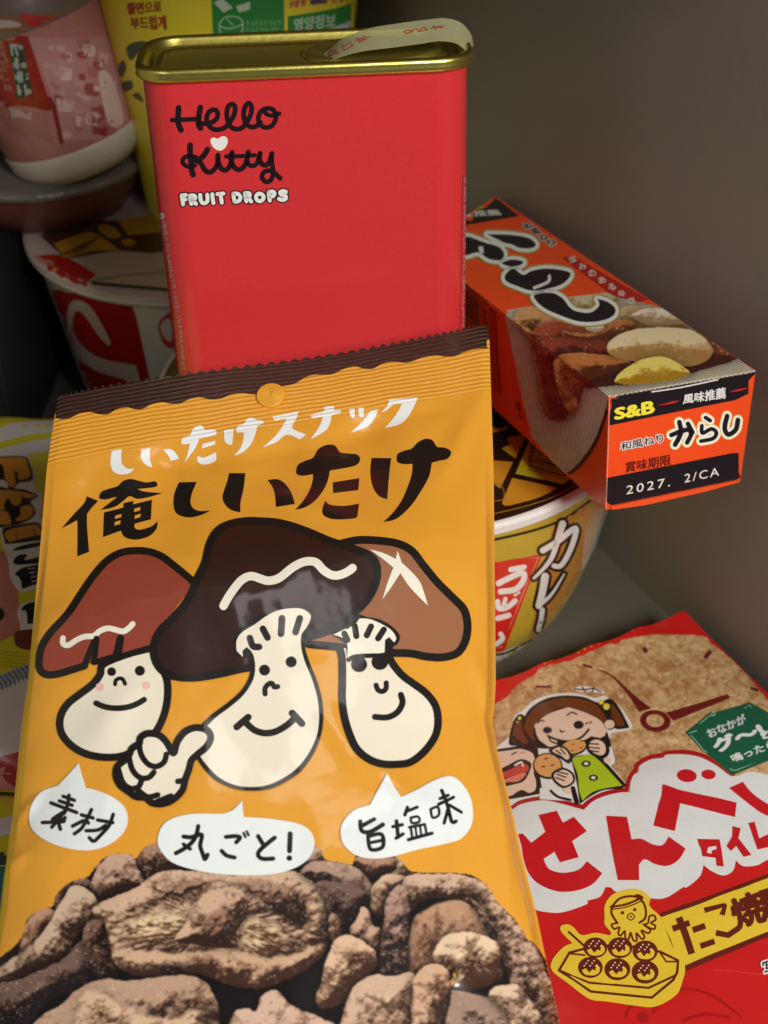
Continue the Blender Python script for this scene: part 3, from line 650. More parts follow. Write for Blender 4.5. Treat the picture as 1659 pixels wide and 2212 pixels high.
# photograph of dried mushrooms printed on the lower part (frame TC, right part is past 1659)
def Pc(s_): return smooth(pts(TC, s_), True, 4)
heap = Pc('-200,1950! 10,1770 100,1700 150,1620 170,1540 220,1490 300,1460 345,1440 360,1380 420,1310 490,1275 560,1260 620,1190 680,1130 760,1105 850,1112 880,1135 930,1070 1000,1040 1060,1035! 1500,1150! 1990,1100! 2030,1058 2080,1070 2110,1140 2200,1160 2280,1180! 2300,1120! 2560,1110! 2620,1170 2660,1215 2760,1230 2900,1230 3040,1240 3120,1280 3180,1340 3230,1420 3310,1500 3380,1590 3420,1660 3470,1695 3560,1850 3660,2212 3760,2760! -600,2760!')
BL = [  # polygon, dark, light, seed, options
 ('880,1130 950,1060 1050,1030 1250,1150 1150,1220 1000,1290 940,1290', (40, 22, 16), (142, 98, 72), 1, {}),
 ('350,1480 370,1370 440,1290 560,1265 620,1340 520,1330 440,1360 370,1560', (34, 20, 16), (112, 76, 58), 2, {}),
 ('585,1300 650,1180 720,1120 850,1112 900,1220 945,1310 850,1370 700,1430 610,1400', (60, 34, 24), (190, 150, 125), 3, {}),
 ('620,1440 800,1380 900,1390 880,1480 700,1560 560,1640 560,1560', (80, 48, 30), (214, 184, 140), 31, {}),
 ('110,1830 170,1560 250,1470 340,1470 360,1560 220,1760', (78, 38, 20), (196, 140, 104), 4, {}),
 ('-150,1950 60,1800 250,1650 350,1500 440,1350 510,1310 600,1370 630,1450 580,1560 500,1640 465,1750 440,1750 360,1830 200,1900 0,1990 -150,2060', (62, 36, 25), (205, 176, 145), 5, dict(rough=34)),
 ('-200,2010 60,1940 300,1850 440,1760 560,1640 700,1700 780,1880 700,1960 500,2000 300,2080 150,2300 -200,2500', (18, 9, 8), (60, 34, 28), 6, {}),
 ('560,1560 700,1540 740,1700 760,1860 700,1960 600,1900 540,1700', (24, 12, 10), (88, 52, 38), 61, {}),
 ('600,1480 720,1400 900,1310 1050,1230 1180,1205 1400,1230 1700,1240 1900,1225 2050,1310 2130,1430 2155,1560 2140,1680 2060,1800 1930,1900 1700,1980 1500,1970 1300,1900 1100,1890 900,1905 760,1850 700,1700 680,1560', (76, 46, 32), (206, 168, 134), 7, dict(rough=30, R=40, jit=8, streak=TC(1370, 1560))),
 ('1150,1290 1400,1260 1700,1275 1900,1300 2000,1400 2020,1560 1900,1600 1750,1500 1560,1340 1400,1320 1250,1380 1000,1450 900,1440', (40, 22, 16), (140, 98, 74), 71, dict(jit=12, edge=0, shadow=0, feather=14)),
 ('720,1600 850,1500 1050,1450 1240,1500 1200,1640 1100,1730 900,1740 760,1700', (120, 76, 48), (240, 212, 160), 8, dict(R=30, edge=0.0, jit=16, streak=TC(1350, 1600), shadow=0, feather=26, lift_=0.42)),
 ('1560,1520 1700,1500 1850,1600 1900,1700 1760,1780 1560,1760 1540,1650', (120, 76, 48), (240, 212, 160), 9, dict(R=30, edge=0.0, jit=16, streak=TC(1400, 1560), shadow=0, feather=24, lift_=0.42)),
 ('720,1760 820,1720 980,1735 1150,1745 1300,1735 1500,1715 1700,1770 1900,1740 2100,1690 2060,1810 1930,1900 1700,1985 1500,1975 1300,1900 1100,1890 900,1905 770,1850', (86, 50, 30), (200, 158, 118), 10, dict(jit=10, shadow=0.4, feather=9, edge=0)),
 ('1000,1850 1100,1790 1230,1800 1290,1850 1200,1890 1080,1895', (24, 16, 16), (60, 42, 36), 101, dict(jit=14, shadow=0, feather=12, edge=0)),
 ('1125,1660 1200,1550 1290,1400 1400,1335 1520,1325 1610,1370 1625,1440 1590,1540 1535,1620 1535,1715 1400,1725 1200,1700', (62, 32, 20), (200, 160, 128), 11, dict(rough=30, feather=4, shadow=0.7)),
 ('1300,1540 1360,1470 1480,1470 1540,1540 1510,1650 1400,1690 1320,1640', (46, 24, 17), (130, 86, 62), 111, dict(edge=0, jit=14, shadow=0, feather=14)),
 ('200,2240 380,2090 520,1985 650,1920 850,1930 1050,1900 1260,1900 1370,1990 1430,2212 1450,2700 0,2700', (58, 36, 28), (170, 132, 104), 12, dict(rough=34, R=60)),
 ('560,2000 690,1995 780,2060 900,2130 1100,2150 1300,2120 1360,2300 1360,2700 350,2700 470,2180', (110, 72, 46), (214, 176, 136), 13, dict(edge=0, jit=14, shadow=0.3, feather=12)),
 ('1490,2190 1600,2110 1659,2120 1720,2010 1800,2000 1880,2080 2000,2140 2150,2200 2230,2320 2200,2700 1440,2700', (84, 54, 44), (214, 176, 150), 14, {}),
 # right half
 ('1990,1090 2080,1060 2130,1150 2000,1180', (96, 62, 50), (190, 154, 134), 15, {}),
 ('2279,1150 2360,1120 2539,1125 2590,1150 2570,1215 2480,1240 2400,1260 2300,1190', (58, 26, 16), (164, 108, 80), 16, {}),
 ('2560,1120 2620,1150 2670,1220 2760,1235 2600,1290 2480,1270 2500,1240 2570,1200', (140, 102, 72), (240, 218, 178), 17, {}),
 ('1939,1230 2009,1165 2139,1152 2279,1185 2379,1255 2439,1340 2449,1410 2389,1460 2300,1560 2180,1600 2119,1500 2099,1330 2020,1290', (30, 18, 15), (150, 116, 98), 18, dict(R=60)),
 ('2040,1300 2200,1290 2340,1330 2370,1400 2300,1560 2220,1640 2140,1560 2110,1420', (14, 8, 8), (52, 32, 26), 181, {}),
 ('2430,1300 2520,1240 2640,1260 2560,1380 2520,1500 2420,1500 2400,1420', (90, 54, 36), (214, 176, 138), 19, {}),
 ('2140,1500 2200,1520 2220,1640 2180,1700 2130,1640', (60, 38, 30), (150, 110, 90), 20, {}),
 ('2270,1640 2289,1560 2349,1460 2399,1490 2419,1570 2469,1600 2469,1700 2430,1800 2330,1690', (70, 42, 30), (200, 158, 126), 21, {}),
 ('2630,1250 2739,1228 2900,1235 3009,1238 3139,1290 3239,1420 3309,1500 3399,1620 3469,1710 3560,1900 3659,2212 3700,2600 3359,2300 3299,1950 3159,1600 3059,1450 2900,1400 2720,1420 2659,1500 2560,1420', (56, 34, 28), (206, 168, 138), 22, dict(rough=24, R=34, jit=8)),
 ('2659,1560 2759,1460 2909,1405 3059,1440 3179,1640 3259,1800 3239,1930 2959,2010 2759,1950 2640,1870', (98, 56, 28), (170, 122, 84), 23, dict(rough=60, edge=0.1, amp=0.5, feather=5, shadow=0.6)),
 ('2459,1900 2479,1600 2509,1400 2589,1310 2649,1400 2659,1560 2639,1720 2629,1900', (26, 16, 16), (150, 112, 100), 24, dict(R=26)),
 ('3050,1400 3160,1500 3260,1700 3320,1900 3240,1800 3140,1600', (26, 14, 12), (90, 56, 44), 25, dict(jit=8)),
 ('2800,1780 2839,1690 2909,1630 3059,1618 3189,1660 3249,1750 3209,1920 3139,1980 2959,1990 2909,1900', (92, 50, 28), (236, 206, 164), 26, dict(R=60, feather=3)),
 ('2049,2060 2099,1850 2159,1680 2239,1628 2319,1650 2419,1730 2439,1820 2389,1900 2299,1960 2219,2080 2079,2110', (92, 54, 34), (226, 186, 146), 27, {}),
 ('2220,2150 2299,1970 2419,1895 2559,1895 2680,1880 2700,2000 2669,2212 2769,2350 2700,2700 2100,2700', (88, 56, 42), (206, 168, 138), 28, {}),
 ('2370,2040 2470,2000 2610,2000 2600,2080 2560,2140 2440,2110', (150, 112, 80), (240, 216, 176), 281, dict(edge=0.0, jit=16, shadow=0, feather=20)),
 ('2680,1910 2739,1840 2819,1815 2899,1860 2924,1950 2909,2100 2869,2240 2840,2700 2600,2700 2650,2300 2669,2050', (74, 38, 22), (206, 160, 122), 29, dict(R=60)),
 ('2909,2090 2929,1990 3059,2010 3309,2080 3459,2212 3400,2700 2850,2700', (34, 22, 20), (128, 98, 84), 30, {}),
 ('3159,2030 3259,1955 3359,1965 3459,2080 3519,2212 3560,2700 3359,2500 3300,2200', (110, 78, 58), (226, 192, 160), 32, {}),
]
def heap_paint(X, Y):
    img = np.zeros(X.shape + (3,)) + lin((24, 13, 11))
    img = img * (0.6 + 0.8 * fbm(X, Y, 30, 77))[..., None]
    for d, c0, c1, sd, kw in BL:
        c0 = 0.5 * np.array(c0) + 0.5 * np.array((50, 31, 24)); c1 = 0.6 * np.array(c1) + 0.4 * np.array((224, 192, 168))
        paint_blob(img, X, Y, X[0, 1] - X[0, 0], Pc(d), c0, c1, sd, **kw)
    return np.clip(img, 0, 1) ** 1.06
S.layer = 1
S.photo((-90, 1815, 1300, 2420), 2.2, heap, heap_paint, photo_mat('dried_mushroom_print', 0.34, 0.7, spec=0.35))
S.build('front_film', bag, bl)
Vb = []
for j, v in enumerate(np.linspace(0, VMAX, 60)):
    for s_ in np.linspace(0, 1, 40):
        u = bag_uv(s_, v); x = abs(2 * s_ - 1); bd = min(max((v - 0.02) / 0.05, 0), 1) * min(max((VMAX - 0.01 - v) / 0.04, 0), 1)
        crl = 0.0012 * math.sin(u * 60 + 0.5) * min(max(1 - v / 0.03, 0), 1) * 1.0
        Vb.append(BO + U * float(u) + Vd * float(max(v, 0.0012)) + BN * (crl - 0.00015 - 0.008 * bd * max(1 - x ** 2.6, 0) ** 0.7))
mesh('back_film', Vb, grid_faces(40, 60), mat((225, 150, 34), 0.3, 0, 0.5, 0.2), bag, bl)
# punched hang hole tab in the seal
c0 = S.hit((585, 858), 0.0008); cP, cN = c0
t1 = cN.orthogonal().normalized(); t1 = (U - cN * U.dot(cN)).normalized(); t2 = cN.cross(t1)
V = []
for r, z in ((0.0034, -0.0008), (0.00345, 0.0001), (0.0034, 0.00025), (0.0032, 0.0003), (0.0001, 0.0003)):
    for k in range(32):
        a = k * math.pi / 16; V.append(cP + t1 * r * math.cos(a) + t2 * r * math.sin(a) + cN * (z + 0.00035 * math.cos(a)))
mesh('hang_hole_tab', V, grid_faces(32, 5, True), mat((232, 162, 50), 0.4, 0, 0.5, 0.1), bag, bl)

# ================================================================== mustard box
KR = Matrix(((0.92876549, -0.37010374, -0.02044247), (0.36996351, 0.92219148, 0.11264936), (-0.02284008, -0.11218781, 0.99342449)))
KT = Vector((0.07457, 0.28869, -0.18049)); KX, KY, KZ = (Vector([KR[i][k] for i in range(3)]) for k in range(3))
fc = [at_plane(p, KT, KY) for p in ((1315, 856), (1632.5, 800.5), (1599, 1039), (1307, 1102))]
tn_ = (fc[1] - fc[0]).cross(KY).normalized()
bcn = [at_plane(p, fc[0], tn_) for p in ((905, 531.4), (1070.5, 424.5))]
hgt = KZ * -0.0318
bcn += [bcn[1] + hgt + KX * -0.0004, bcn[0] + hgt]
bm = bmesh.new(); vs = [bm.verts.new(p) for p in fc + bcn]
for f in ((0, 1, 2, 3), (7, 6, 5, 4), (0, 4, 5, 1), (1, 5, 6, 2), (2, 6, 7, 3), (3, 7, 4, 0)): bm.faces.new([vs[i] for i in f])
bmesh.ops.recalc_face_normals(bm, faces=bm.faces)
bmesh.ops.split_edges(bm, edges=bm.edges[:])
bm.verts.ensure_lookup_table(); bm.normal_update()
kv = [v.co.copy() for v in bm.verts]; kf = [tuple(v.index for v in f.verts) for f in bm.faces]; bm.free()
kbase = (fc[2] + fc[3] + bcn[2] + bcn[3]) / 4
kbox = empty('mustard_box', kbase, 'long orange and black paper box lying across the curry bowl, dated 2027', 'box')
S = Surf(kv, kf, None, closed=True, base=(240, 78, 28), rough=0.33, coat=0.12, spec=0.45, bump=('fine', 900, 0.00002), mottle=0.03)
NAV = (26, 22, 28)
# food photograph wrapping from the top on to the side
MAT_ = pts(TM, '255,745! 270,712! 400,690! 560,640! 800,612! 860,640! 1085,688! 1600,1036! 812,1172! 787,1268 737,1400 672,1499 606,1563 556,1563 400,1384! 340,1150 290,900')
mask = smooth(MAT_, True, 4)
KB = [('640,1110 760,930 1000,830 1300,820 1420,890 1500,965 1380,1010 1200,1060 900,1110', (70, 24, 14), (140, 64, 36), 41, dict(edge=0.2, amp=0.4)),
      ('300,740 400,690 520,720 600,760 700,800 600,860 420,860 330,810', (110, 58, 26), (214, 160, 100), 42, {}),
      ('560,645 800,615 860,650 800,700 700,730 600,720', (120, 96, 66), (206, 190, 150), 43, {}),
      ('860,700 1000,680 1090,690 1230,790 1100,830 900,800', (150, 110, 64), (214, 184, 130), 44, {}),
      ('345,800 380,880 420,1050 450,1240 530,1300 590,1290 500,1180 450,1000 420,860 390,810', (120, 66, 30), (206, 150, 92), 45, {}),
      ('390,830 520,765 700,800 860,900 920,980 760,960 560,950 540,1100 600,1250 560,1290 490,1230 445,1060 430,890', (84, 26, 14), (168, 74, 44), 46, dict(R=40, amp=0.7)),
      ('435,880 600,855 790,885 860,960 540,960 530,1100 600,1240 500,1210 445,1030', (78, 22, 14), (150, 60, 40), 47, dict(R=26, amp=0.5)),
      ('560,815 700,830 830,760 950,775 900,850 740,875 600,860', (94, 44, 18), (196, 124, 66), 48, dict(rough=12)),
      ('685,800 730,780 785,795 760,822 700,822', (180, 165, 140), (240, 232, 214), 49, {}),
      ('925,735 1010,700 1120,705 1210,765 1130,795 1000,785', (170, 140, 96), (244, 232, 208), 50, dict(amp=0.6)),
      ('525,965 600,935 780,945 930,985 860,1030 710,1085 665,1180 640,1240 605,1262 545,1140 518,1030', (86, 36, 12), (196, 120, 60), 51, dict(rough=34, amp=0.8)),
      ('523,968 565,985 585,1100 650,1200 640,1245 605,1262 545,1150 518,1040', (120, 76, 26), (232, 184, 108), 52, dict(R=20)),
      ('795,905 850,845 960,808 1100,800 1250,812 1335,870 1367,930 1320,985 1220,1010 1100,970 950,985 830,955', (176, 134, 72), (240, 220, 170), 53, dict(rough=20, amp=0.5, R=46)),
      ('838,1085 880,1035 950,985 1050,955 1150,972 1245,1040 1180,1078 1080,1095 930,1108 860,1102', (176, 134, 20), (246, 226, 110), 54, dict(rough=20, amp=0.8))]
def kb_paint(X, Y):
    x = (X - 987.5) * 2.4706; y = (Y - 384) * 2.4706
    top = (y - (1172 + (x - 812) * -0.172) < 0) & (y - (745 + (x - 255) * 0.76) < 4)
    st = np.where(top, np.sin((x * 0.62 + y * 1.0) * 0.40), np.sin((x * 0.985 - y * 0.10) * 0.44))
    img = lin((206, 196, 170))[None, None] * (0.86 + 0.34 * st[..., None]) * (0.85 + 0.3 * fbm(X, Y, 16, 90))[..., None]
    for d, c0, c1, sd, kw in KB: paint_blob(img, X, Y, X[0, 1] - X[0, 0], smooth(pts(TM, d), True, 4), c0, c1, sd, **{'jit': 2.5, 'rough': 14, 'lift_': 0.42, 'shadow': 0.6, **kw})
    return img
S.layer = 2
S.line(TM, '812,1180 790,1275 742,1408 676,1508 606,1574 556,1574', 15, (40, 42, 28), cap=False)
S.layer = 3
S.photo((1085, 620, 1645, 1025), 1.7, mask, kb_paint, photo_mat('food_print', 0.33, 0.12))
S.layer = 1
S.line(TM, '255,748! 268,712! 400,690', 7, (220, 190, 160), g=20)
# side panel small print
for k, (x0, y0) in enumerate(((40, 600), (66, 625), (92, 650), (136, 700))):
    S.marks(TM, f'{x0 + 20},{y0 + 14} {x0 + 30},{y0 + 150} {x0 + 8},{y0 + 140} {x0},{y0}', 7, (120, 36, 16), 2.4, k)
S.shape(TM, '170,690! 205,715! 212,1000! 236,1160! 200,1130! 176,900!', (196, 54, 22))
S.marks(TM, '330,1200 352,1290 322,1270 300,1180', 4, (110, 24, 10), 3, 9)
# title on the top panel
S.layer = 2
S.shape(TM, '0,125! 205,108! 332,205! 0,262!', NAV)
S.layer = 3; S.shape(TM, '40,150! 145,138! 150,160! 100,172! 40,176!', (226, 196, 60))
S.text(TM, '20,180 215,172 240,200 20,214', '味推薦', (214, 208, 200), 0.03)
S.layer = 2; S.shape(TM, '560,428! 615,418! 1022,652! 900,682!', (178, 30, 24))
S.layer = 3; S.text(TM, '582,432 640,424 640,424 582,432', ' ', NAV)
tx = '深みのある辛さ'
for k, ch in enumerate(tx):
    t = k / 6.0; cx, cy = 612 + t * 315, 440 + t * 218
    S.text(TM, f'{cx - 22},{cy - 12} {cx + 14},{cy - 22} {cx + 30},{cy + 10} {cx - 8},{cy + 20}', ch, (226, 214, 196), 0.02)
kara = ['160,305! 280,308 380,325 420,360 390,380 330,377 290,358 255,352 210,330', '40,330 60,318 110,335 150,350 220,372 250,408 232,442 170,437 110,402 40,415', '240,460 290,440 350,450 340,468 290,478', '258,520 300,490 352,522 400,500 480,488 575,500 605,520 570,565 500,592 400,606 320,582 262,555', '415,628 500,618 560,645 605,700 650,720 715,722 758,685 748,650! 800,665 842,700 832,740 765,768 660,772 560,742 470,702 422,660']
for col, ww, ly in (((170, 150, 70), 54, 4), ((232, 232, 222), 38, 5)):
    for d in kara: S.line(TM, d, ww, col, closed=True, lay=ly); S.shape(TM, d, col, lay=ly)
for d in kara: S.shape(TM, d, NAV, lay=6)
S.line(TM, '492,528 485,560 412,592', 16, (226, 226, 216), lay=7); S.shape(TM, '112,372! 138,370! 142,408! 122,408!', (226, 226, 216), lay=7)
for k, ch in enumerate('和風ねり'):
    cx, cy = 375 + k * 42, 262 + k * 30
    q = f'{cx - 26},{cy - 14} {cx + 14},{cy - 24} {cx + 30},{cy + 8} {cx - 10},{cy + 20}'
    S.text(TM, q, ch, (224, 218, 206), 0.10, lay=3); S.text(TM, q, ch, NAV, 0.03, lay=4)
# end flap
S.layer = 1
S.line(TM, '258,742! 812,1168!', 3.5, (214, 176, 140), g=30, lay=4); S.line(TM, '60,572! 250,738!', 3, (250, 130, 80), g=30, lay=2)
S.shape(TF, '629,354! 1578,191! 1578,362! 631,545!', NAV)
S.shape(TF, '612,884! 1531,702! 1508,800 1490,860 1478,882 1440,900! 660,1064! 626,1052 608,1010', NAV)
S.layer = 2
S.text(TF, '668,435 915,383 918,462 668,505', 'S&B', (244, 226, 60), 0.045)
S.shape(TF, '940,412! 1010,396 1045,386 1086,384! 1050,398 1015,406', (206, 36, 40)); S.shape(TF, '1402,328! 1470,308 1545,297! 1500,312 1460,322', (206, 36, 40))
S.text(TF, '1112,345 1382,296 1384,368 1106,405', '風味推薦', (232, 230, 226), 0.025)
S.text(TF, '735,783 1026,730 1028,800 733,850', '賞味期限', (92, 20, 16), 0.02)
S.text(TF, '742,936 1022,880 1022,938 738,992', '2027.', (238, 234, 214), 0.0, spacing=1.3)
S.text(TF, '1118,860 1340,815 1340,868 1116,916', '2/CA', (238, 234, 214), 0.0, spacing=1.3)
kk = [('1030,606 1090,582 1140,572 1158,600 1132,655', 30), ('1082,522 1092,592 1055,668', 32), ('1138,532 1168,588', 30), ('1252,492 1282,512', 26), ('1228,545 1232,592 1290,566 1322,590 1300,628 1222,645', 26), ('1392,482 1376,560 1400,602 1448,570 1462,508', 32)]
for col, ex_, ly in (((240, 226, 150), 36, 2), ((244, 244, 236), 22, 3), (NAV, 0, 4)):
    for d, ww in kk: S.line(TF, d, ww + ex_, col, lay=ly)
S.text(TF, '704,655 972,595 982,655 702,706', '和風ねり', (240, 238, 230), 0.10, lay=3); S.text(TF, '704,655 972,595 982,655 702,706', '和風ねり', NAV, 0.02, lay=4)
S.layer = 2; S.line(TF, '905,326 1100,296 1332,247', 9, (226, 216, 206)); S.line(TF, '860,1058 1060,1022 1240,978', 7, (214, 190, 170)); S.line(TF, '652,1070! 1474,902!', 3.5, (120, 34, 16)); S.line(TF, '1470,905! 1482,900!', 4, (236, 200, 180)); S.line(TF, '630,358! 626,600! 608,1080!', 3, (222, 190, 170), g=30); S.line(TF, '633,352! 1000,290! 1576,189!', 2.5, (190, 180, 170), g=30)
S.build('carton', kbox, kbase)
fl = [at_plane(TF(*p), KT - KY * 0.0006, KY) for p in ((640, 1072), (1474, 900), (1478, 912), (1250, 975), (860, 1062), (650, 1092))]
mesh('tuck_flap', fl + [p + KY * 0.0009 for p in fl], [(0, 1, 2, 3, 4, 5), (11, 10, 9, 8, 7, 6)] + [(i, i + 6, (i + 1) % 6 + 6, (i + 1) % 6) for i in range(6)], mat((240, 84, 34), 0.4), kbox, kbase, False)

# ================================================================== noodle bowls
def lathe(c, prof, n=72):
    return [(c[0] + r * math.cos(2 * math.pi * k / n), c[1] + r * math.sin(2 * math.pi * k / n), z) for r, z in prof for k in range(n)]
def lsurf(c, prof, n=72, lid=False, **k): return Surf(lathe(c, prof, n), grid_faces(n, len(prof), True), None, **(dict(up=Vector((0, 0, 1))) if lid else dict(axis=c)), **k)
BC = (0.004, 0.3594); ZL = -0.226
bowl = empty('curry_noodle_bowl', (BC[0], BC[1], FLOOR), 'gold instant noodle bowl with white curry lettering and yellow barcode lid, under the box', 'noodle bowl')
bo = (BC[0], BC[1], FLOOR)
prof = [(0.0706, -0.2312), (0.0699, -0.240), (0.0684, -0.255), (0.0664, -0.270), (0.0641, -0.282), (0.0616, -0.290), (0.0590, -0.2955), (0.0568, -0.2985)]
pr2 = []
for (r0, z0), (r1, z1) in zip(prof, prof[1:]):
    for k in range(4): pr2.append((r0 + (r1 - r0) * k / 4, z0 + (z1 - z0) * k / 4))
S = lsurf(BC, pr2 + [prof[-1]], 120, base=(196, 166, 54), rough=0.22, coat=0.5, spec=0.5, bump=('fine', 60, 0.0006))
DK = (44, 28, 20)
S.layer = 1
S.shape(TR, '520,1060 700,930 830,850! 900,1000! 640,1760! 480,1850 330,1900! 400,1600 470,1300', (186, 128, 44), g=8)
S.line(TR, '-400,1240 90,1150 400,1075 600,995 780,870', 20, (34, 28, 20), g=8)
S.shape(TR, '-500,2060! 95,1985! 300,1900! 440,1825! 560,1725! 640,1640! 640,1900! 300,2100! -500,2300!', (232, 222, 216), g=8)
S.line(TR, '-500,2060! 95,1990 300,1905 440,1828 560,1725', 15, (34, 26, 20), g=8, lay=2)
S.shape(TR, '-60,1335! 440,1252! 330,1500! 160,1955! -60,2010!', (214, 44, 30), g=8)
S.layer = 2
S.line(TR, '-60,1360! 405,1280! 305,1510! 140,1930! -60,1980!', 6, (240, 170, 150), g=8)
for d, ww in (('205,1368 300,1350', 38), ('115,1468 170,1440 285,1392 298,1440 240,1510 130,1528', 42), ('108,1600 120,1650 180,1640 235,1595', 38), ('165,1580 150,1640', 30), ('108,1722 190,1700', 38), ('232,1555 245,1548', 16), ('255,1540 265,1534', 16), ('100,1910 145,1870 130,1835', 34)):
    S.line(TR, d, ww, (240, 236, 230), g=8)
for col, ex_, ly in ((DK, 44, 3), ((232, 226, 220), 0, 4)):
    for d, w0, w1 in (('578,1035 548,1130 505,1270 445,1355 370,1430', 52, 18), ('435,1228 540,1165 672,1068 640,1210 570,1335 515,1340', 44, 34), ('452,1418 432,1530 405,1630', 56, 46), ('405,1630 500,1545 590,1400', 34, 10), ('432,1660 422,1730 402,1805', 36, 30)):
        S.line(TR, d, w0 + ex_, col, w1 + ex_, g=8, lay=ly)
S.build('bowl', bowl, bo)
lip = [(0.0706, -0.2312), (0.0728, -0.2306), (0.0746, -0.2292), (0.0742, -0.2285), (0.0748, -0.2275), (0.0747, -0.2262), (0.0738, -0.2256), (0.0724, -0.2258)]
mesh('rim', lathe(BC, lip, 120), grid_faces(120, len(lip), True), mat((236, 232, 226), 0.3, 0, 0.5, 0.2), bowl, bo)
mesh('base', lathe(BC, [(0.0568, -0.2985), (0.0555, FLOOR), (0.001, FLOOR)], 60), grid_faces(60, 3, True), mat((228, 222, 216), 0.4), bowl, bo)
LIDB = (40, 29, 17)
S = lsurf(BC, [(0.0736, -0.22575), (0.0715, -0.2256), (0.06, -0.2262), (0.03, -0.2263), (0.0003, -0.2263)], 120, lid=True, base=LIDB, rough=0.25, coat=0.4, bump=('fine', 120, 0.0003))
ORG = (214, 150, 40)
S.layer = 1
for d in ('-20,572! 222,590! 128,782! 75,745! -20,740!', '215,705! 545,778! 400,850 200,905! 160,905 142,885!', '190,410 255,395 322,388! 240,562! 190,530 140,492! 205,462! 180,428!', '40,322 120,345 200,320! 150,362 60,372', '60,215! 130,205 180,250! 120,240', '-100,640! -20,660! -60,800!'):
    S.shape(TR, d, ORG)
S.shape(TR, '335,445! 240,675! 585,752! 640,700! 520,560! 400,430!', (216, 206, 48), lay=2)
S.text(TR, '392,442 352,628 322,622 360,442', '282687', (30, 24, 20), 0.02, lay=3)
for k, ww in enumerate((5, 9, 4, 6, 10, 4, 5, 9, 4, 7)):
    x, y = 330 + k * 11, 640 - k * 17; S.line(TR, f'{x},{y}! {x + 270 - k * 9},{y + 72 - k * 2}!', ww, (34, 28, 20), lay=3)
S.line(TR, '-60,1000 90,965 300,915 500,850 680,755', 6, (176, 136, 50), lay=2)
S.line(TR, '75,740 130,760 155,800 150,860 80,875', 8, (150, 116, 50), lay=2)
for d in ('-1040,-150 -990,-190 -960,-160', '-2110,-40! -2040,-120! -2000,-90! -2060,0!', '-2010,-20! -1985,-60! -1950,-40! -1975,10!'): S.shape(TR, d, ORG)
S.build('lid', bowl, bo)
# loose clear wrap standing off the bowl
cl = bpy.data.materials.new('clear_wrap'); cl.use_nodes = True; nt = cl.node_tree; b = nt.nodes['Principled BSDF']
b.inputs['Base Color'].default_value = (0.55, 0.56, 0.56, 1); b.inputs['Roughness'].default_value = 0.18; b.inputs['Alpha'].default_value = 0.07; b.inputs['Coat Weight'].default_value = 0.5
wr = [TR(*p) for p in ((745, 905), (830, 915), (912, 948), (862, 1070), (828, 1180), (790, 1260), (752, 1340), (718, 1380), (722, 1300), (738, 1130))]
dW = 0.405
V = [at_depth(p, dW - 0.00003 * (p[1] - 1090)) for p in wr]
mesh('clear_wrap', V + [v + Vector((0.0002, 0.0004, 0)) for v in V], [tuple(range(10)), tuple(range(19, 9, -1))], cl, bowl, bo, False)

# red and white bowl behind on the left
TP = Fr(0, 384, 3.78)
RC = (-0.0735, 0.470); rb = empty('red_noodle_bowl', (RC[0], RC[1], FLOOR), 'red and white noodle bowl with half peeled picture lid, left of the red tin', 'noodle bowl'); ro = (RC[0], RC[1], FLOOR)
pr = [(0.0565 - 0.0125 * k / 20, -0.2275 - 0.0710 * k / 20) for k in range(21)]
S = lsurf(RC, pr, 100, base=(222, 214, 200), rough=0.3, coat=0.3)
S.layer = 1
S.shape(TP, '300,900! 700,930! 1080,975! 1235,1700! 1200,2100! 500,2000! 300,1500!', (176, 26, 22), g=8)
S.shape(TP, '560,1050 650,1000 760,1080 900,1330 880,1370! 800,1280 680,1110 610,1100 600,1250 700,1400 850,1480 1110,1530! 1160,1700! 1000,1640 800,1580 640,1470 560,1300', (206, 184, 172), g=8, lay=2)
S.shape(TP, '1290,1210 1350,1120 1420,1100 1500,1200 1440,1380 1340,1360', (196, 60, 60), g=8, lay=2); S.shape(TP, '1310,1210 1360,1150 1400,1180 1400,1330 1340,1300', (226, 206, 196), g=8, lay=3)
S.build('bowl', rb, ro)
lp = [(0.0565, -0.2275), (0.0590, -0.2270), (0.0598, -0.2255), (0.0592, -0.2238), (0.0570, -0.2236)]
mesh('rim', lathe(RC, lp, 80), grid_faces(80, 5, True), mat((222, 212, 198), 0.4), rb, ro)
mesh('base', lathe(RC, [(0.044, -0.2985), (0.043, FLOOR), (0.001, FLOOR)], 40), grid_faces(40, 3, True), mat((222, 212, 200), 0.4), rb, ro)
S = lsurf(RC, [(0.0596, -0.2246), (0.0598, -0.2228), (0.057, -0.2222), (0.03, -0.2224), (0.0003, -0.2224)], 100, lid=True, base=(206, 186, 178), rough=0.35, coat=0.3, bump=('fine', 60, 0.0008))
S.layer = 1
S.shape(TP, '325,470! 560,400 760,355 1000,350! 1500,300! 1500,560! 1250,620! 1000,600 800,620 560,665! 430,570!', (92, 56, 42)); S.layer = 2
for d in ('440,540! 700,450 800,470 990,600! 760,600 540,660!', '800,400 900,390 990,480 880,490', '990,520 1060,500 1110,530 1040,560', '960,350! 1500,260! 1500,430! 1050,470!'): S.shape(TP, d, (206, 160, 52))
S.shape(TP, '100,640! 300,640 450,628 620,690 780,790! 700,890! 560,1010! 300,1010! 100,900!', (186, 28, 24))
S.layer = 3
S.shape(TP, '425,750! 480,740! 555,1000! 470,1000!', (214, 180, 50)); S.shape(TP, '290,660! 420,680 430,720 320,700', (200, 140, 130)); S.shape(TP, '540,850 600,850 590,910 550,900', (214, 170, 160)); S.shape(TP, '315,770! 375,770! 380,800! 320,805!', (206, 150, 140))
for k in range(9): S.line(TP, f'{470 + k * 22},{640 - k * 2} {640 + k * 22},{560 - k * 10}', 7, (132, 92, 36))
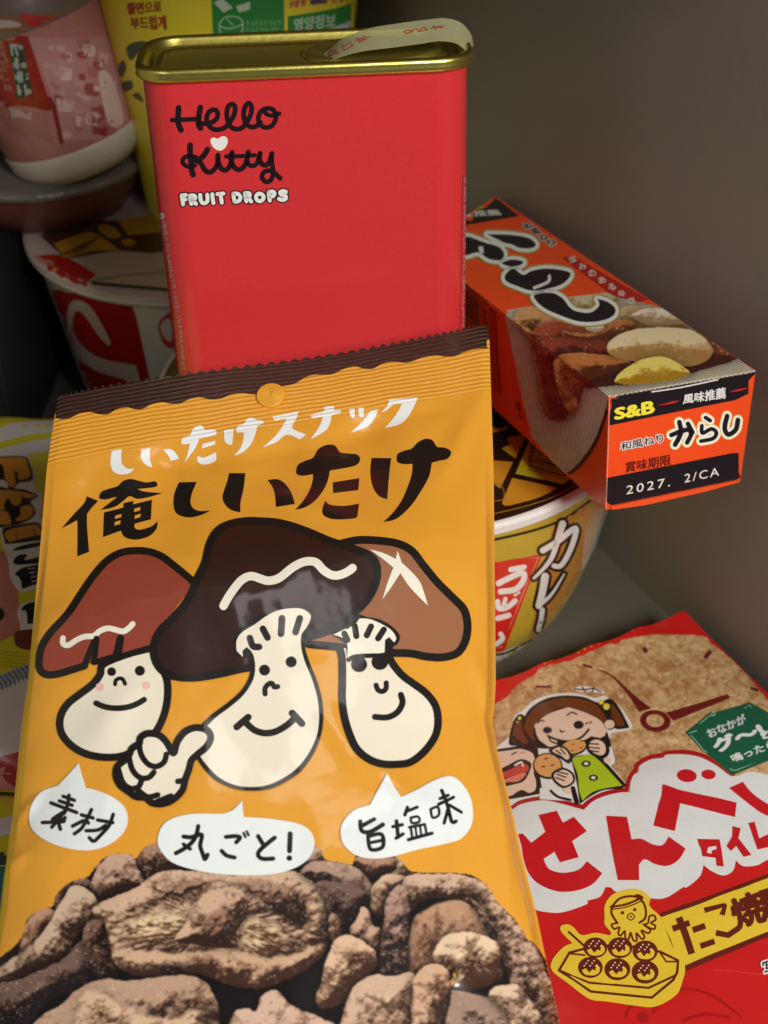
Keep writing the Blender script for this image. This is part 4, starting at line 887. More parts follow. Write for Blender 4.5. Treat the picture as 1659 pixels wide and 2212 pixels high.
S.line(TP, '740,850 1000,800 1340,770', 12, (150, 136, 124)); S.line(TP, '760,862 1000,885 1360,915', 26, (20, 56, 40))
S.build('lid', rb, ro)

# dark shallow bowl and the leaning red cup on it
DC = (-0.129, 0.489)
db = empty('dark_bowl', (DC[0], DC[1], -0.2222), 'dark shallow wrapped bowl in shadow, directly under the red cup', 'noodle bowl'); do = (DC[0], DC[1], -0.2222)
mesh('bowl', lathe(DC, [(0.0385, -0.2065), (0.036, -0.214), (0.031, -0.2222), (0.001, -0.2222)], 60), grid_faces(60, 4, True), mat((112, 62, 56), 0.4, 0, 0.5, 0.3), db, do)
mesh('lid', lathe(DC, [(0.0385, -0.2065), (0.0405, -0.206), (0.0405, -0.2035), (0.038, -0.2025), (0.001, -0.2025)], 60), grid_faces(60, 5, True), mat((112, 104, 96), 0.3, 0, 0.5, 0.5, ('fine', 90, 0.0012)), db, do)
CB = ray((182, 352)) * 0.5; CB.z = -0.2022; CA = Vector((-0.26, 0.02, 0.965)).normalized()
cx_ = CA.cross(Vector((0, 1, 0))).normalized() * -1; cy_ = CA.cross(cx_).normalized()
def cup_lathe(prof, n=80): return [CB + cx_ * (r * math.cos(2 * math.pi * k / n)) + cy_ * (r * math.sin(2 * math.pi * k / n)) + CA * h for r, h in prof for k in range(n)]
rc = empty('red_cup', CB, 'blurry pink and red noodle cup with upright dark label, in the upper left corner', 'noodle cup')
S = Surf(cup_lathe([(0.0252 + 0.0040 * k / 14, 0.0125 + 0.043 * k / 14) for k in range(15)]), grid_faces(80, 15, True), None, closed=True, base=(172, 110, 106), rough=0.35, coat=0.4, bump=('fine', 90, 0.0008))
PK = (178, 126, 122); S.layer = 1
S.shape(TG, '185,245! 680,232! 880,925! 640,935! 410,915! 330,600!', PK, g=10); S.shape(TG, '-40,680! 300,705! 350,930! 60,850!', (160, 100, 94), g=10); S.shape(TG, '-80,250! 40,240! 80,600! -80,640!', (150, 92, 88), g=10)
S.shape(TG, '-80,215! 180,232! 335,700! 300,712! -80,660!', (140, 28, 26), g=10, lay=1); S.shape(TG, '50,275! 150,285! 218,625! 110,640!', (38, 52, 44), lay=2)
S.marks(TG, '145,290 210,620 118,630 60,280', 4, (160, 172, 162), 13, 3, lay=3)
rq = random.Random(8)
for k in range(46):
    t = rq.random(); x = 250 + rq.random() * 430 + t * 150; y = 260 + t * 620; rx = rq.uniform(14, 50); ry = rq.uniform(10, 46)
    if 200 + t * 180 < x < 640 + t * 190: S.shape(TG, f'{x - rx},{y - ry} {x + rx},{y - ry * 0.8}! {x + rx * 0.9},{y + ry} {x - rx * 0.8},{y + ry * 0.9}!', rq.choice([(196, 156, 150), (166, 100, 96), (150, 70, 66), (188, 140, 134), (206, 172, 166)]), lay=2)
S.shape(TG, '60,690! 205,720! 200,780! 80,770!', (176, 150, 142), lay=2); S.shape(TG, '640,480 720,500 800,780 700,800', (206, 176, 168), lay=3); S.shape(TG, '630,830! 760,815! 740,930! 640,930!', (140, 44, 40), lay=3)
S.line(TG, '320,640! 350,700! 400,920!', 30, (130, 28, 26), g=10, lay=3); S.line(TG, '40,680! 320,705!', 26, (130, 28, 26), g=10, lay=3)
S.build('cup', rc, CB)
mesh('base', cup_lathe([(0.0252, 0.0126), (0.0256, 0.0115), (0.0246, 0.0060), (0.0205, 0.001), (0.001, 0.0)]), grid_faces(80, 5, True), mat((196, 186, 176), 0.4), rc, CB)
S = Surf(cup_lathe([(0.0293, 0.0555), (0.0306, 0.0560), (0.0308, 0.0620), (0.0300, 0.0640), (0.0296, 0.0720), (0.0280, 0.0860), (0.001, 0.088)]), grid_faces(80, 7, True), None, closed=True, base=(112, 96, 86), rough=0.35, coat=0.4, bump=('fine', 60, 0.001))
S.layer = 1; S.shape(TG, '-60,120! 100,95 300,90 640,80! 720,150! 690,190! 300,215 -60,205!', (128, 84, 58), g=10); S.shape(TG, '130,95 200,90 365,128 335,160 230,170 170,150', (178, 40, 40), g=10, lay=2); S.shape(TG, '-60,125! 90,135 130,170 -60,185!', (176, 160, 150), g=10, lay=2); S.shape(TG, '440,165 560,150 690,155! 690,185! 480,195', (176, 160, 150), g=10, lay=2)
S.build('lid', rc, CB)

# yellow and green cup behind the tin
YC = (-0.0545, 0.490)
yc = empty('yellow_cup', (YC[0], YC[1], -0.2222), 'tall yellow and green paper cup with Korean lettering, standing behind the gold rim', 'noodle cup'); yo = (YC[0], YC[1], -0.2222)
S = lsurf(YC, [(0.0505 - 0.0145 * k / 20, -0.105 - 0.117 * k / 20) for k in range(21)], 100, base=(232, 214, 54), rough=0.4, coat=0.15)
GRN = (44, 138, 62); S.layer = 1
S.shape(TH, '-297,-200! 180,-200! 188,700! -260,700!', GRN, g=10)
S.shape(TH, '205,105! 400,75 560,40 700,-20! 700,700! 205,700!', GRN, g=10, lay=1)
S.shape(TH, '370,215 520,170 700,90! 700,700! 300,700! 300,260!', (206, 210, 206), g=10, lay=2)
S.layer = 3
S.text(TH, '245,120 515,85 510,175 245,200', '영양정보', (190, 214, 186), 0.03)
S.marks(TH, '-70,135 165,125 165,162 -70,170', 8, (120, 184, 120), 4, 6); S.marks(TH, '-70,178 150,172 150,205 -70,212', 7, (120, 184, 120), 4, 7)
S.marks(TH, '215,10 330,-10 330,40 215,52', 3, (196, 60, 90), 8, 8); S.shape(TH, '350,-30! 460,-40! 460,20! 350,32!', (96, 70, 100)); S.marks(TH, '475,-20 620,-45 620,10 475,25', 3, (196, 60, 80), 8, 9)
for d in ('-275,15! -215,-10! -150,50! -210,80!', '-130,40! -40,10! -40,60! -110,80!'): S.shape(TH, d, (196, 212, 190))
S.line(TH, '-240,160 -200,110 -120,110 -85,150 -100,240', 8, (186, 210, 180)); S.line(TH, '-240,160 -225,240', 8, (186, 210, 180)); S.line(TH, '-240,165 -170,185 -85,155', 8, (186, 210, 180)); S.line(TH, '-190,120 -150,160', 7, (186, 210, 180))
S.text(TG, '825,20 1045,5 1048,75 832,92', '쫄면으로', (166, 60, 30), 0.05); S.text(TG, '845,112 1075,100 1080,190 855,185', '부드럽게', (166, 60, 30), 0.05)
for d in ('820,310 880,270 960,275 900,340 850,390', '770,430 800,390 820,440 790,500', '790,540 850,520 860,570 810,590', '860,620 900,600 930,660'): S.shape(TG, d, (64, 84, 60))
S.build('cup', yc, yo)
mesh('lid', lathe(YC, [(0.0505, -0.105), (0.0520, -0.1045), (0.0520, -0.103), (0.001, -0.1028)], 60), grid_faces(60, 4, True), mat((220, 214, 200), 0.4), yc, yo)
mesh('base', lathe(YC, [(0.0360, -0.222), (0.001, -0.222)], 40), grid_faces(40, 2, True), mat((220, 214, 200), 0.4), yc, yo)

# ================================================================== rice cracker bag on the floor
ZC = -0.286
Bc = at_z((1478, 1322), ZC); Ac = at_z((700, 1610), ZC); Lc = 0.205; run = -WD
pb_ = empty('rice_cracker_bag', ((Ac + Bc) / 2 + run * 0.1) * 1.0, 'red bag with rice cracker photo, clock hands and a snacking girl, lying on the floor', 'bag')
pb_.location.z = FLOOR; po = tuple(pb_.location)
nu, nv = 120, 110; V = []; Vb = []
for j in range(nv):
    t = j / (nv - 1)
    for i in range(nu):
        s_ = i / (nu - 1); p = Ac.lerp(Bc, s_) + run * (Lc * t + 0.0035 * math.sin(s_ * 3.1) * 0 )
        x = abs(2 * s_ - 1); y = min(t / 0.30, (1 - t) / 0.2, 1.0); y = y * y * (3 - 2 * y)
        k = max(1 - x ** 5, 0) ** 0.5 * y
        hh = 0.0062 * k + 0.0024 * (float(fbm(np.array([[p.x * 1000 + 500]]), np.array([[p.y * 1000]]), 40, 31, 3)[0, 0]) - 0.5) * k
        if t < 0.06: hh += 0.0006 * math.sin(s_ * 46) * (1 - t / 0.06)
        V.append(p + Vector((0, 0, hh))); Vb.append(p + Vector((0, 0, -0.0003 - 0.0132 * max(1 - x ** 6, 0) ** 0.5 * y)))
REDF = (206, 28, 26)
S = Surf(V, grid_faces(nu, nv), None, base=REDF, rough=0.34, coat=0.4, bump=('fine', 60, 0.0006), mottle=0.03, coat_rough=0.1)
ck = smooth(pts(TN, '-300,720! 60,640 140,590 200,560 260,490 360,430 400,390 560,350 620,325 700,290 800,250 960,215 1080,210 1290,215 1350,260 1450,340 1560,450 1659,570 1900,800! 1900,1250! -300,1280!'), True, 4)
def ck_paint(X, Y):
    n1 = fbm(X, Y * 1.35, 46, 11, 5); n2 = fbm(X, Y * 1.3, 15, 21, 3); n3 = vnoise(X, Y * 1.3, 8, 31)
    ridge = 1 - np.abs(2 * fbm(X, Y * 1.4, 22, 41, 3) - 1)
    k = np.clip(0.50 + 1.1 * (n1 - 0.5) + 0.9 * (n2 - 0.5) + 0.45 * (n3 - 0.5) - 0.9 * np.clip(ridge - 0.86, 0, 1) * 4, 0, 1)
    img = lin((172, 122, 74)) * (1 - k[..., None]) + lin((228, 194, 142)) * k[..., None]
    sp = np.clip((vnoise(X + 40, Y * 1.3, 5, 51) - 0.80) * 5, 0, 1)[..., None]
    return img + sp * (lin((244, 226, 186)) - img) * 0.7
S.layer = 1
S.photo((1000, 1350, 1760, 1830), 2.4, ck, ck_paint, photo_mat('cracker_print', 0.34, 0.4))
for k in range(26):
    t = k / 25; x = 150 + 940 * t; y = 448 - 340 * t + 22 * math.sin(t * 3.1); r_ = random.uniform(3, 9)
    S.dot(TN, x + random.uniform(-8, 8), y + random.uniform(-3, 3), r_, (206, 140, 40), r_ * 0.7, 0.4)
CLK = (112, 24, 24); S.layer = 2
S.fill(ellipse(TE(928, 250), 33.3, 23.5, 0.12), CLK, holes=[ellipse(TE(928, 248), 19.5, 14, 0.1)])
S.shape(TN, '700,405 760,420 830,468 900,535 960,585 1012,622! 940,642! 900,575 850,510 780,440', CLK); S.shape(TN, '1435,548 1438,568 1300,625 1135,692! 1090,646! 1250,600 1410,550', CLK)
for d, ww in (('628,380! 682,394!', 15), ('368,500! 452,503!', 12), ('968,282! 982,312!', 24), ('1340,303! 1308,343!', 24), ('1562,510! 1605,522!', 18)): S.line(TN, d, ww, CLK, cap=False)
# white cloud behind the name
cloud = '-300,900! -100,850 0,825 60,790 200,765 330,790 465,828! 520,775 600,738 700,715 765,715! 768,650 790,600 820,580 830,540 900,500 980,490 1000,470 1120,468 1230,490 1330,545 1430,610 1560,580 1800,640! 1800,1110! 1659,1150 1590,1185 1500,1192 1450,1155! 1430,1222 1370,1252 1300,1228 1240,1185! 1215,1260 1130,1330 1108,1328 1000,1395 900,1400 780,1362 680,1360 640,1330 605,1328! 570,1390 490,1415 480,1440 330,1490 230,1490 140,1470 0,1400 -300,1400!'
S.layer = 3; S.line(TE, '-300,888! -100,838 0,813 60,778 200,753 330,778 460,808! 515,762 600,722 700,702 740,700! 752,650 775,600 800,570 815,530 890,488 980,470 1000,458 1120,452 1230,474 1340,530 1430,596', 30, (178, 26, 28))
S.layer = 4; S.shape(TE, cloud, (226, 229, 226))
LR = (200, 24, 32); S.layer = 5
for d in ('170,860! 290,833! 330,910! 400,872! 485,965! 390,1030! 432,1135! 310,1168! 275,1100! 205,1145! 240,1210 330,1235 430,1215 485,1160! 585,1238! 520,1310 420,1350 300,1357 180,1312 110,1242 75,1150 60,1060 38,985! 70,980! 125,1040! 215,970!',
          '608,865! 745,872! 775,1018! 840,1015 910,1050 975,1055 1015,1000! 1125,1078! 1080,1150 1010,1190 930,1180 860,1148 822,1185! 824,1283! 685,1283!', '975,660! 1455,780! 1445,875! 1090,785! 1055,965! 915,930!', '1405,685! 1495,645! 1560,722 1659,790 1750,830! 1750,900! 1620,850 1510,770',
          '1198,1015! 1345,1018! 1360,1100! 1372,1195! 1325,1190! 1318,1138! 1232,1128! 1222,1075! 1212,1060!', '1427,932! 1482,946! 1466,1010! 1552,1120! 1500,1133! 1452,1062! 1418,1095! 1388,1062! 1425,1000!', '1530,912! 1572,905! 1602,1012! 1659,985! 1750,1000! 1750,1050! 1590,1085! 1560,1000!'): S.shape(TE, d, LR)
S.dot(TE, 1132, 606, 65, LR, 42, 0.1); S.dot(TE, 1273, 598, 47, LR, 32, 0.1)
S.layer = 6; S.shape(TE, '1270,1070! 1322,1062! 1325,1082! 1295,1090! 1290,1112! 1262,1105!', (226, 229, 226))
# yellow flavour banner, octopus and tray drawing
BRN = (104, 32, 18); YEL = (236, 202, 56)
S.layer = 5
S.shape(TE, '955,1500! 1800,1190! 1800,1590! 1105,1880!', BRN)
S.layer = 6
S.shape(TE, '960,1526! 1800,1218! 1800,1562! 1110,1840!', YEL)
S.shape(TE, '600,1450 640,1385 700,1355 780,1338 850,1355 895,1400 890,1450 960,1515! 1060,1700! 1120,1840 1100,1950 1060,2030 930,2102 800,2097 620,2070 500,2052 360,1950 260,1870 262,1800 330,1720 392,1692! 320,1620 318,1580 360,1570 400,1590 450,1640 540,1625 632,1642! 640,1620 600,1570 600,1520', YEL)
S.layer = 7
for d, ww in (('652,1450 700,1402 780,1388 838,1412 865,1470 862,1530 825,1560', 15), ('650,1450 645,1500 682,1562', 15), ('640,1458 740,1440 832,1402', 15), ('642,1474 740,1458 838,1420', 8), ('680,1562 645,1572 662,1600 695,1590 688,1630 705,1642 730,1615 735,1660 755,1665 768,1625 785,1672 808,1675 806,1628 840,1665 858,1650 838,1610 882,1628 895,1605 862,1580 915,1602 928,1580 900,1560 930,1540 918,1512 890,1520 880,1562 850,1572', 13), ('368,1620 470,1712', 15)): S.line(TE, d, ww, BRN)
S.dot(TE, 822, 1392, 30, BRN, 16, 0.3); S.dot(TE, 715, 1495, 12, BRN); S.dot(TE, 795, 1475, 11, BRN)
S.line(TE, '746,1520 770,1498 794,1520 770,1543', 8, BRN, closed=True); S.dot(TE, 770, 1520, 7, BRN)
S.line(TE, '305,1868! 372,1755! 480,1725! 700,1700! 960,1748! 1075,1805! 1070,1880! 1045,1930! 905,2045! 510,2005!', 17, BRN, closed=True)
S.line(TE, '305,1868! 500,1948! 885,1982! 1062,1900!', 15, BRN); S.line(TE, '375,1760! 470,1770!', 12, BRN); S.line(TE, '960,1755! 1000,1812! 1070,1812!', 12, BRN)
for (bx_, by_, br) in ((540, 1722, 74), (700, 1722, 76), (862, 1745, 78), (508, 1850, 76), (682, 1862, 80), (862, 1880, 84)):
    S.layer = 8; S.dot(TE, bx_, by_, br + 4, BRN, br * 0.9)
    S.layer = 9; S.shape(TE, f'{bx_ - 55},{by_ + 18}! {bx_ - 30},{by_ + 5}! {bx_ - 8},{by_ + 34}! {bx_ + 14},{by_ + 12}! {bx_ + 32},{by_ + 22}! {bx_ + 38},{by_ - 22}! {bx_ + 60},{by_ + 2} {bx_ + 54},{by_ + 34} {bx_ + 18},{by_ + 52} {bx_ - 34},{by_ + 46}', YEL)
    for k in range(7): S.dot(TE, bx_ - 40 + 14 * k * 0.9, by_ - 14 - 16 * (k % 3) + 4, 5, (240, 226, 170))
S.layer = 7
for d, ww in (('1040,1600! 1150,1560!', 40), ('1080,1525! 1118,1620! 1165,1762!', 46), ('1170,1608! 1252,1580!', 40), ('1220,1712! 1312,1680!', 38), ('1246,1480! 1375,1450! 1360,1510!', 36), ('1320,1625! 1400,1640! 1472,1592!', 38)): S.line(TE, d, ww, BRN, cap=False)
S.text(TE, '1395,1425 1590,1345 1650,1545 1470,1600', '焼', BRN, 0.05); S.text(TE, '1590,1345 1790,1270 1840,1460 1650,1540', 'き', BRN, 0.07)
S.text(TE, '1620,1820 1700,1790 1720,1880 1640,1905', '写', (240, 240, 236), 0.12, lay=7); S.text(TE, '1620,1820 1700,1790 1720,1880 1640,1905', '写', (40, 40, 50), 0.02, lay=8)
DR = (172, 20, 24); S.layer = 2
S.line(TE, '915,2140 960,2075 1080,1995 1180,1990 1320,2040 1485,2165', 22, DR, 14); S.line(TE, '1110,2190 1250,2150 1410,2170', 18, DR); S.dot(TE, 852, 2172, 36, DR); S.line(TE, '740,2160 760,2110 800,2085', 16, DR); S.line(TE, '1700,1900 1500,1880 1300,1860', 6, (222, 60, 60))
# hanging green sign
S.layer = 6; S.shape(TE, '1122,325! 1290,190! 1320,195! 1540,130! 1760,250! 1760,470! 1440,598! 1410,590! 1230,440!', (20, 92, 64))
S.layer = 7; S.line(TE, '1148,330! 1190,318! 1530,150! 1760,275!', 5, (150, 200, 176)); S.line(TE, '1160,345! 1240,440! 1425,570! 1450,572! 1760,450!', 5, (150, 200, 176)); S.line(TE, '1215,270! 1300,205! 1520,165!', 5, (150, 200, 176)); S.dot(TE, 1303, 208, 14, (150, 200, 176)); S.dot(TE, 1303, 208, 8, (20, 92, 64), lay=8)
S.text(TE, '1250,312 1500,205 1520,262 1285,362', 'おなかが', (220, 226, 218), 0.03); S.text(TE, '1285,382 1590,265 1640,345 1335,455', 'グ〜!', (230, 234, 228), 0.06); S.text(TE, '1605,320 1700,275 1720,335 1630,375', 'と', (220, 226, 218), 0.03); S.text(TE, '1410,475 1690,370 1705,425 1440,520', '鳴ったら', (220, 226, 218), 0.03)
# drawn girl and boy eating crackers
SKN = (240, 208, 184); HR = (112, 56, 26); K_ = (30, 22, 22)
S.layer = 2; S.shape(TE, '-100,420! 0,330 10,230 70,180 150,112 280,75 420,72 540,100 600,88 680,140 745,215 778,292 690,322 645,330 630,380 650,440 668,512 640,540! 750,668! 740,700! 440,820! -100,820!', (238, 236, 230))
S.shape(TE, '385,40! 450,22 500,28 560,40 600,70 520,62 440,60', (238, 236, 230), lay=2); S.line(TE, '400,42 470,48 530,40 575,62', 9, K_, lay=3); S.line(TE, '455,28 475,60', 9, K_, lay=3); S.line(TE, '530,32 520,60', 9, K_, lay=3)
S.layer = 3
S.shape(TE, '-20,400 0,280 25,225 60,205 95,240 100,320 130,400 90,425 40,410', K_); S.shape(TE, '60,330 72,245 122,165 222,105 340,85 465,95 560,130 640,105 705,180 762,295! 690,305 650,290 600,280! 640,400 600,420 200,430 120,400', K_)
S.layer = 4
S.shape(TE, '5,380 15,290 40,240 60,260 75,330 105,390 60,400', HR); S.shape(TE, '80,300 95,240 150,160 240,118 350,100 460,112 550,150 610,230 600,270 560,235 470,190 365,158! 300,170 220,215 160,260 138,330 150,380 110,350', HR); S.shape(TE, '640,140 690,190 730,275 680,285 650,240', HR)
S.dot(TE, 578, 128, 17, (236, 220, 80)); S.dot(TE, 612, 158, 21, (236, 220, 80)); S.dot(TE, 50, 232, 11, (236, 220, 80)); S.dot(TE, 38, 258, 11, (236, 220, 80))
S.layer = 5
S.shape(TE, '145,290 180,245 250,200 365,162! 470,195 560,240 600,285 592,330 560,380 520,350 480,370 400,390 300,375 290,410 230,415 175,370', SKN)
S.dot(TE, 634, 274, 40, K_, 36); S.dot(TE, 632, 274, 33, SKN, 29, lay=6); S.shape(TE, '570,290! 620,300! 600,350! 540,370!', SKN, lay=6)
S.layer = 7
S.line(TE, '236,352 300,376 380,384 450,358 498,308', 14, K_); S.line(TE, '232,345 255,385 300,400', 10, K_); S.dot(TE, 230, 312, 29, K_, 22); S.dot(TE, 432, 278, 33, K_, 27); S.line(TE, '165,268 185,250 208,254', 9, K_); S.line(TE, '358,216 390,196 420,210', 9, K_); S.line(TE, '312,312 322,325 338,318', 9, K_); S.line(TE, '478,272 490,262', 9, K_); S.line(TE, '505,268 515,258', 9, K_); S.line(TE, '145,300 165,370 225,418', 12, K_)
S.dot(TE, 400, 425, 88, K_, 52, -0.2); S.dot(TE, 400, 420, 80, (228, 166, 98), 44, -0.2, lay=8)
for x, y in ((390, 405), (450, 385), (440, 430), (385, 445)): S.line(TE, f'{x},{y} {x + 14},{y - 2}', 6, K_, lay=9)
hand = '482,410 500,372 545,358 600,380 632,430 620,480 570,500 500,460'
S.shape(TE, hand, K_, lay=9); S.shape(TE, '505,395 545,375 592,395 608,440 595,470 560,475 505,440', SKN, lay=10)
for d in ('500,402 560,405', '500,425 565,432', '510,448 560,455'): S.line(TE, d, 9, K_, lay=11)
S.shape(TE, '240,450 290,410 350,425 392,485 370,530 320,500', K_, lay=9); S.shape(TE, '262,450 300,425 345,440 372,485 355,505 320,480', SKN, lay=10)
for d in ('285,445 320,470', '315,435 345,470'): S.line(TE, d, 9, K_, lay=11)
S.layer = 7; S.shape(TE, '380,480! 540,470! 590,500 740,665! 715,692! 600,700 520,735 440,790! 420,650', K_)
S.layer = 8; S.shape(TE, '392,500 450,480 535,485 715,672! 600,690 520,715 455,770! 435,700 425,600', (176, 204, 36))
for x, y in ((480, 531), (527, 622)): S.dot(TE, x, y, 30, K_, 21, lay=9); S.dot(TE, x, y, 15, (236, 236, 220), 10, lay=10)
S.shape(TE, '590,480! 640,500 630,530 600,520', SKN, lay=8)
S.layer = 5
S.shape(TE, '-140,440! 0,420 80,400 160,430 175,520 180,600 200,720! 100,740! -140,780!', K_); S.layer = 6
S.shape(TE, '-140,460! 0,440 60,435 130,460 150,520 140,590 155,640 150,700 110,720! 60,700 0,735! -140,760!', SKN)
S.shape(TE, '-140,600! 0,525 60,500 118,520 122,560 80,640 10,665 -140,700!', K_, lay=7); S.shape(TE, '-140,620! 5,560 60,530 105,545 80,590 -140,640!', (206, 70, 56), lay=8); S.shape(TE, '-100,650! 10,610 75,590 90,600 50,640 0,650', (232, 130, 108), lay=8); S.line(TE, '20,540 60,520 70,545', 12, (240, 240, 236), lay=8)
S.line(TE, '0,470 30,455', 9, K_, lay=8); S.line(TE, '55,462 75,455', 8, (220, 130, 120), lay=8)
S.line(TE, '10,360 80,420 130,440 160,470', 22, K_, lay=7); S.shape(TE, '90,410! 150,415 170,450 130,440', K_, lay=8)
S.dot(TE, 232, 545, 98, K_, 85, 0.2, lay=7); S.dot(TE, 232, 542, 88, (228, 166, 98), 74, 0.2, lay=8)
for x, y in ((212, 500), (195, 552), (255, 542)): S.line(TE, f'{x},{y} {x + 16},{y - 5}', 8, K_, lay=9)
S.shape(TE, '255,610 270,580 330,555 395,590 405,650 340,690 285,660', K_, lay=9); S.shape(TE, '272,610 285,590 335,572 385,600 392,645 340,675 290,645', SKN, lay=10)
for d in ('290,600 350,620', '300,585 360,600', '285,622 340,642'): S.line(TE, d, 9, K_, lay=11)
S.shape(TE, '180,690! 240,680 260,740 350,770! 180,760!', (236, 234, 230), lay=7); S.line(TE, '250,705 300,745 380,765', 16, K_, lay=8); S.line(TE, '395,690 420,780', 30, K_, lay=8); S.shape(TE, '330,690 380,690 375,730 345,715', SKN, lay=9)
S.build('front_film', pb_, po)
mesh('back_film', Vb, grid_faces(nu, nv), mat((196, 40, 34), 0.4, 0, 0.5, 0.2), pb_, po)

# ================================================================== packs on the left
def flat_pack(name, label, x0, x1, y0, y1, z, prints):
    e = empty(name, ((x0 + x1) / 2, (y0 + y1) / 2, FLOOR), label, 'food pack'); V = []; Vb = []; nu, nv = 50, 60
    for j in range(nv):
        for i in range(nu):
            s_, t = i / (nu - 1), j / (nv - 1); x = abs(2 * s_ - 1); y = abs(2 * t - 1)
            k = (max(1 - x ** 6, 0) * max(1 - y ** 8, 0)) ** 0.5
            px_, py_ = x0 + (x1 - x0) * s_, y0 + (y1 - y0) * t
            V.append((px_, py_, z - 0.010 + 0.010 * k + 0.0004 * math.sin(px_ * 260 + py_ * 90)))
            Vb.append((px_, py_, FLOOR + (z - 0.0103 - FLOOR) * (1 - min(k * 2.2, 1))))
    S = Surf(V, grid_faces(nu, nv), None, base=(206, 196, 40), rough=0.35, coat=0.25, bump=('fine', 50, 0.0008))
    prints(S); S.build('front_film', e, tuple(e.location))
    mesh('back_film', Vb, grid_faces(nu, nv), mat((190, 180, 60), 0.4), e, tuple(e.location))
GRY = (206, 200, 196); OG2 = (206, 140, 50)
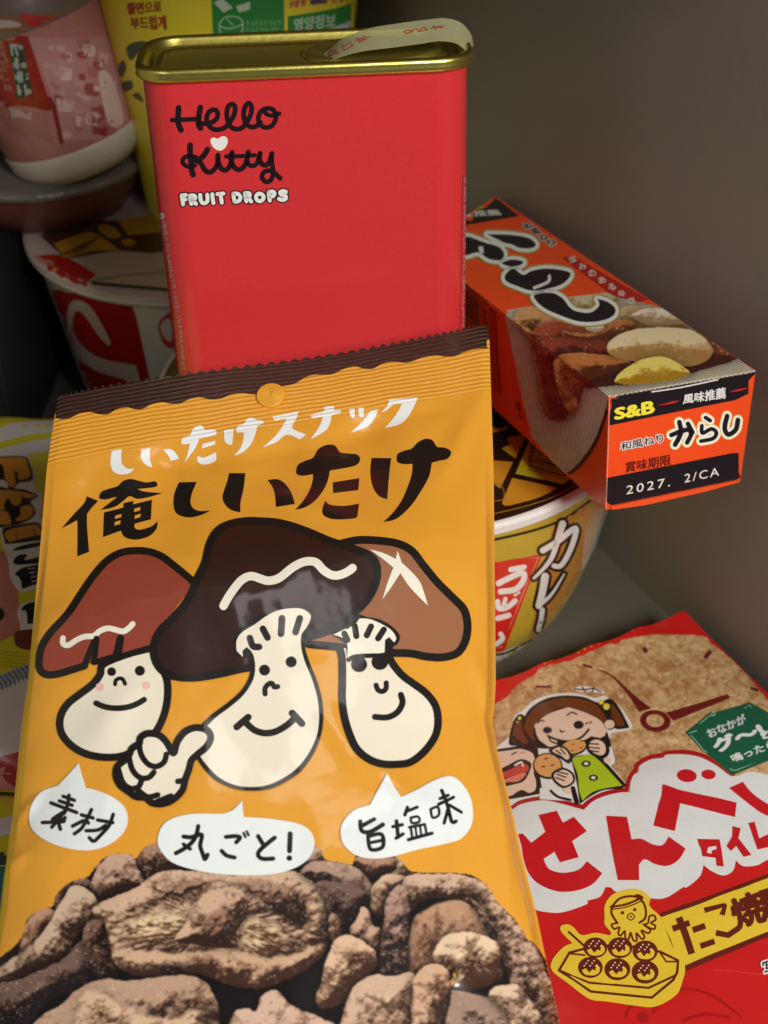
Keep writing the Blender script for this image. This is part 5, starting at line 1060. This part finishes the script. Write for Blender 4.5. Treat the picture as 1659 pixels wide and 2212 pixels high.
def p1(S):
    S.layer = 1
    S.shape(TS, '-200,270! 0,215 150,160 600,130! 600,240! 300,275 100,320 -200,400!', GRY); S.shape(TS, '-200,490! 0,415 300,340 600,290! 600,420! 250,470 0,500! -200,560!', GRY)
    S.shape(TS, '-200,1500! 0,1400 60,1450 130,1600 170,1800 190,2000 160,2200 -200,2300!', (196, 120, 100)); S.shape(TS, '-100,1960! 0,1950 45,2010 0,2080 -100,2080!', (40, 36, 30), lay=2)
    halo = '-200,490! 230,470 300,560 340,690 330,780 400,860 410,960 380,1060 440,1120 600,1150! 600,1780! 380,1760 200,1800 100,1660 90,1560 60,1420 20,1330 -10,1200 -200,1100!'
    S.shape(TS, halo, (214, 206, 198), lay=2)
    S.shape(TS, '170,1980 260,1900 600,1850! 600,2300! 250,2250 190,2100', (214, 206, 198), lay=2)
    blk = ['-200,500! 215,485 290,560 322,680 290,730 180,745 140,800 80,790 40,720 -200,700!', '-100,800 100,800 220,805 300,830 375,870 300,920 330,980 340,1050 250,1120 100,1160 -100,1150', '25,1190 100,1165 350,1125 420,1180 600,1200! 600,1290! 400,1300 80,1335 45,1300']
    for d in blk: S.shape(TS, d, (48, 34, 26), lay=3)
    for d in ('-200,515! 205,500 265,570 290,680 180,715 175,650 140,640 150,770 90,775 50,700 10,560 -200,600!', '-100,830 180,825 210,900 180,960 120,950 80,890 40,960 40,1000 -100,1010', '190,830 280,845 350,870 250,890', '-100,1030 60,1020 110,1130 60,1150 -100,1120', '200,980 300,965 320,1040 250,1100 150,1110 200,1050', '60,1210 340,1150 400,1200 600,1230! 600,1270! 380,1250 160,1300 85,1310'): S.shape(TS, d, OG2, lay=4)
    S.line(TS, '150,1215 165,1290', 8, (60, 40, 26), lay=5); S.line(TS, '320,1175 350,1250', 8, (60, 40, 26), lay=5)
    for d in ('135,1385 260,1340 600,1280! 600,1310! 300,1375 160,1400', '130,1500 180,1445 265,1440 240,1490 380,1460! 600,1440! 600,1500! 300,1530 160,1535', '140,1635 240,1560 600,1500! 600,1740! 215,1770! 200,1690 165,1640', '205,1975 290,1905 600,1880! 600,2130! 265,2110! 255,1990'): S.shape(TS, d, (26, 30, 26), lay=4)
    for k in range(4): S.line(TS, f'{275 + k * 12},{1575 + k * 42} {330 + k * 8},{1570 + k * 40}', 10, (190, 186, 180), lay=5)
    S.shape(TU, '-60,0! 130,0 150,60 60,200 -60,260!', (196, 128, 108), lay=1)
    S.shape(TU, '110,170 180,150 300,140! 300,300! 170,290 110,250', (110, 52, 44), lay=3)
    for i in range(14):
        for j in range(5): S.dot(TU, i * 16 - 20 + (j % 2) * 8, 300 + j * 26 + i * 1.5, 4, (150, 134, 30), lay=2)
    S.shape(TU, '-100,520! 100,435 300,370! 300,1030! 130,1038! 0,1072 -100,1100!', (206, 202, 196), lay=3)
    S.shape(TU, '-100,530! 100,440 300,375! 300,490! 160,510 60,560 -100,640!', (150, 158, 164), lay=4)
    for k in range(9): S.line(TU, f'{-30 + k * 30},{500 - k * 13} {10 + k * 30},{550 - k * 13} {20 + k * 30},{590 - k * 13}', 7, (60, 74, 84), lay=5)
    S.shape(TU, '-100,1110! 0,1075 130,1038 300,1000! 300,1290! 90,1285! 0,1220 -100,1200!', (170, 30, 28), lay=3)
    S.shape(TU, '-100,1200! 10,1150 40,1150 20,1210 60,1260 110,1290! 300,1300! 300,1380! 90,1385 -100,1440!', (214, 130, 126), lay=4)
flat_pack('yellow_food_pack', 'yellow striped food pack with orange and black brush characters, left of the orange bag', -0.235, -0.083, 0.2275, 0.392, -0.252, p1)
def p2(S):
    S.shape(TU, '-100,1560! 0,1520 300,1450! 300,1600! 0,1650 -100,1680!', (206, 200, 200), lay=1)
    S.shape(TU, '-60,1800! 0,1770 20,1760! 40,1790! 120,1800! 120,1860! -60,1860!', (52, 56, 50), lay=2); S.shape(TU, '-100,1860! 300,1850! 300,2500! -100,2500!', (30, 110, 104), lay=1)
    S.line(TU, '-60,1910! 200,1890!', 8, (190, 206, 200), lay=2); S.line(TU, '-60,2010! 200,2000!', 6, (190, 206, 200), lay=2)
flat_pack('striped_food_pack', 'food pack with yellow and white stripes and teal end, at lower left edge', -0.235, -0.055, 0.085, 0.2245, -0.252, p2)
# added black block standing in for the shade in the gap at left
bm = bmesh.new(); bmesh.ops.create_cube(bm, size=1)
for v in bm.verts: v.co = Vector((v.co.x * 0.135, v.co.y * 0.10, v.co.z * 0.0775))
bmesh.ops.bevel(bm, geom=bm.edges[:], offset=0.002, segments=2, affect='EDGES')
me = bpy.data.meshes.new('shade_block'); bm.to_mesh(me); bm.free(); me.materials.append(mat((16, 15, 12), 0.8))
o = bpy.data.objects.new('shade_block', me); COL.objects.link(o); o.location = (-0.2025, 0.462, FLOOR + 0.0388)
tag(o, 'added black block standing in for shade, above the yellow striped pack', 'carton')
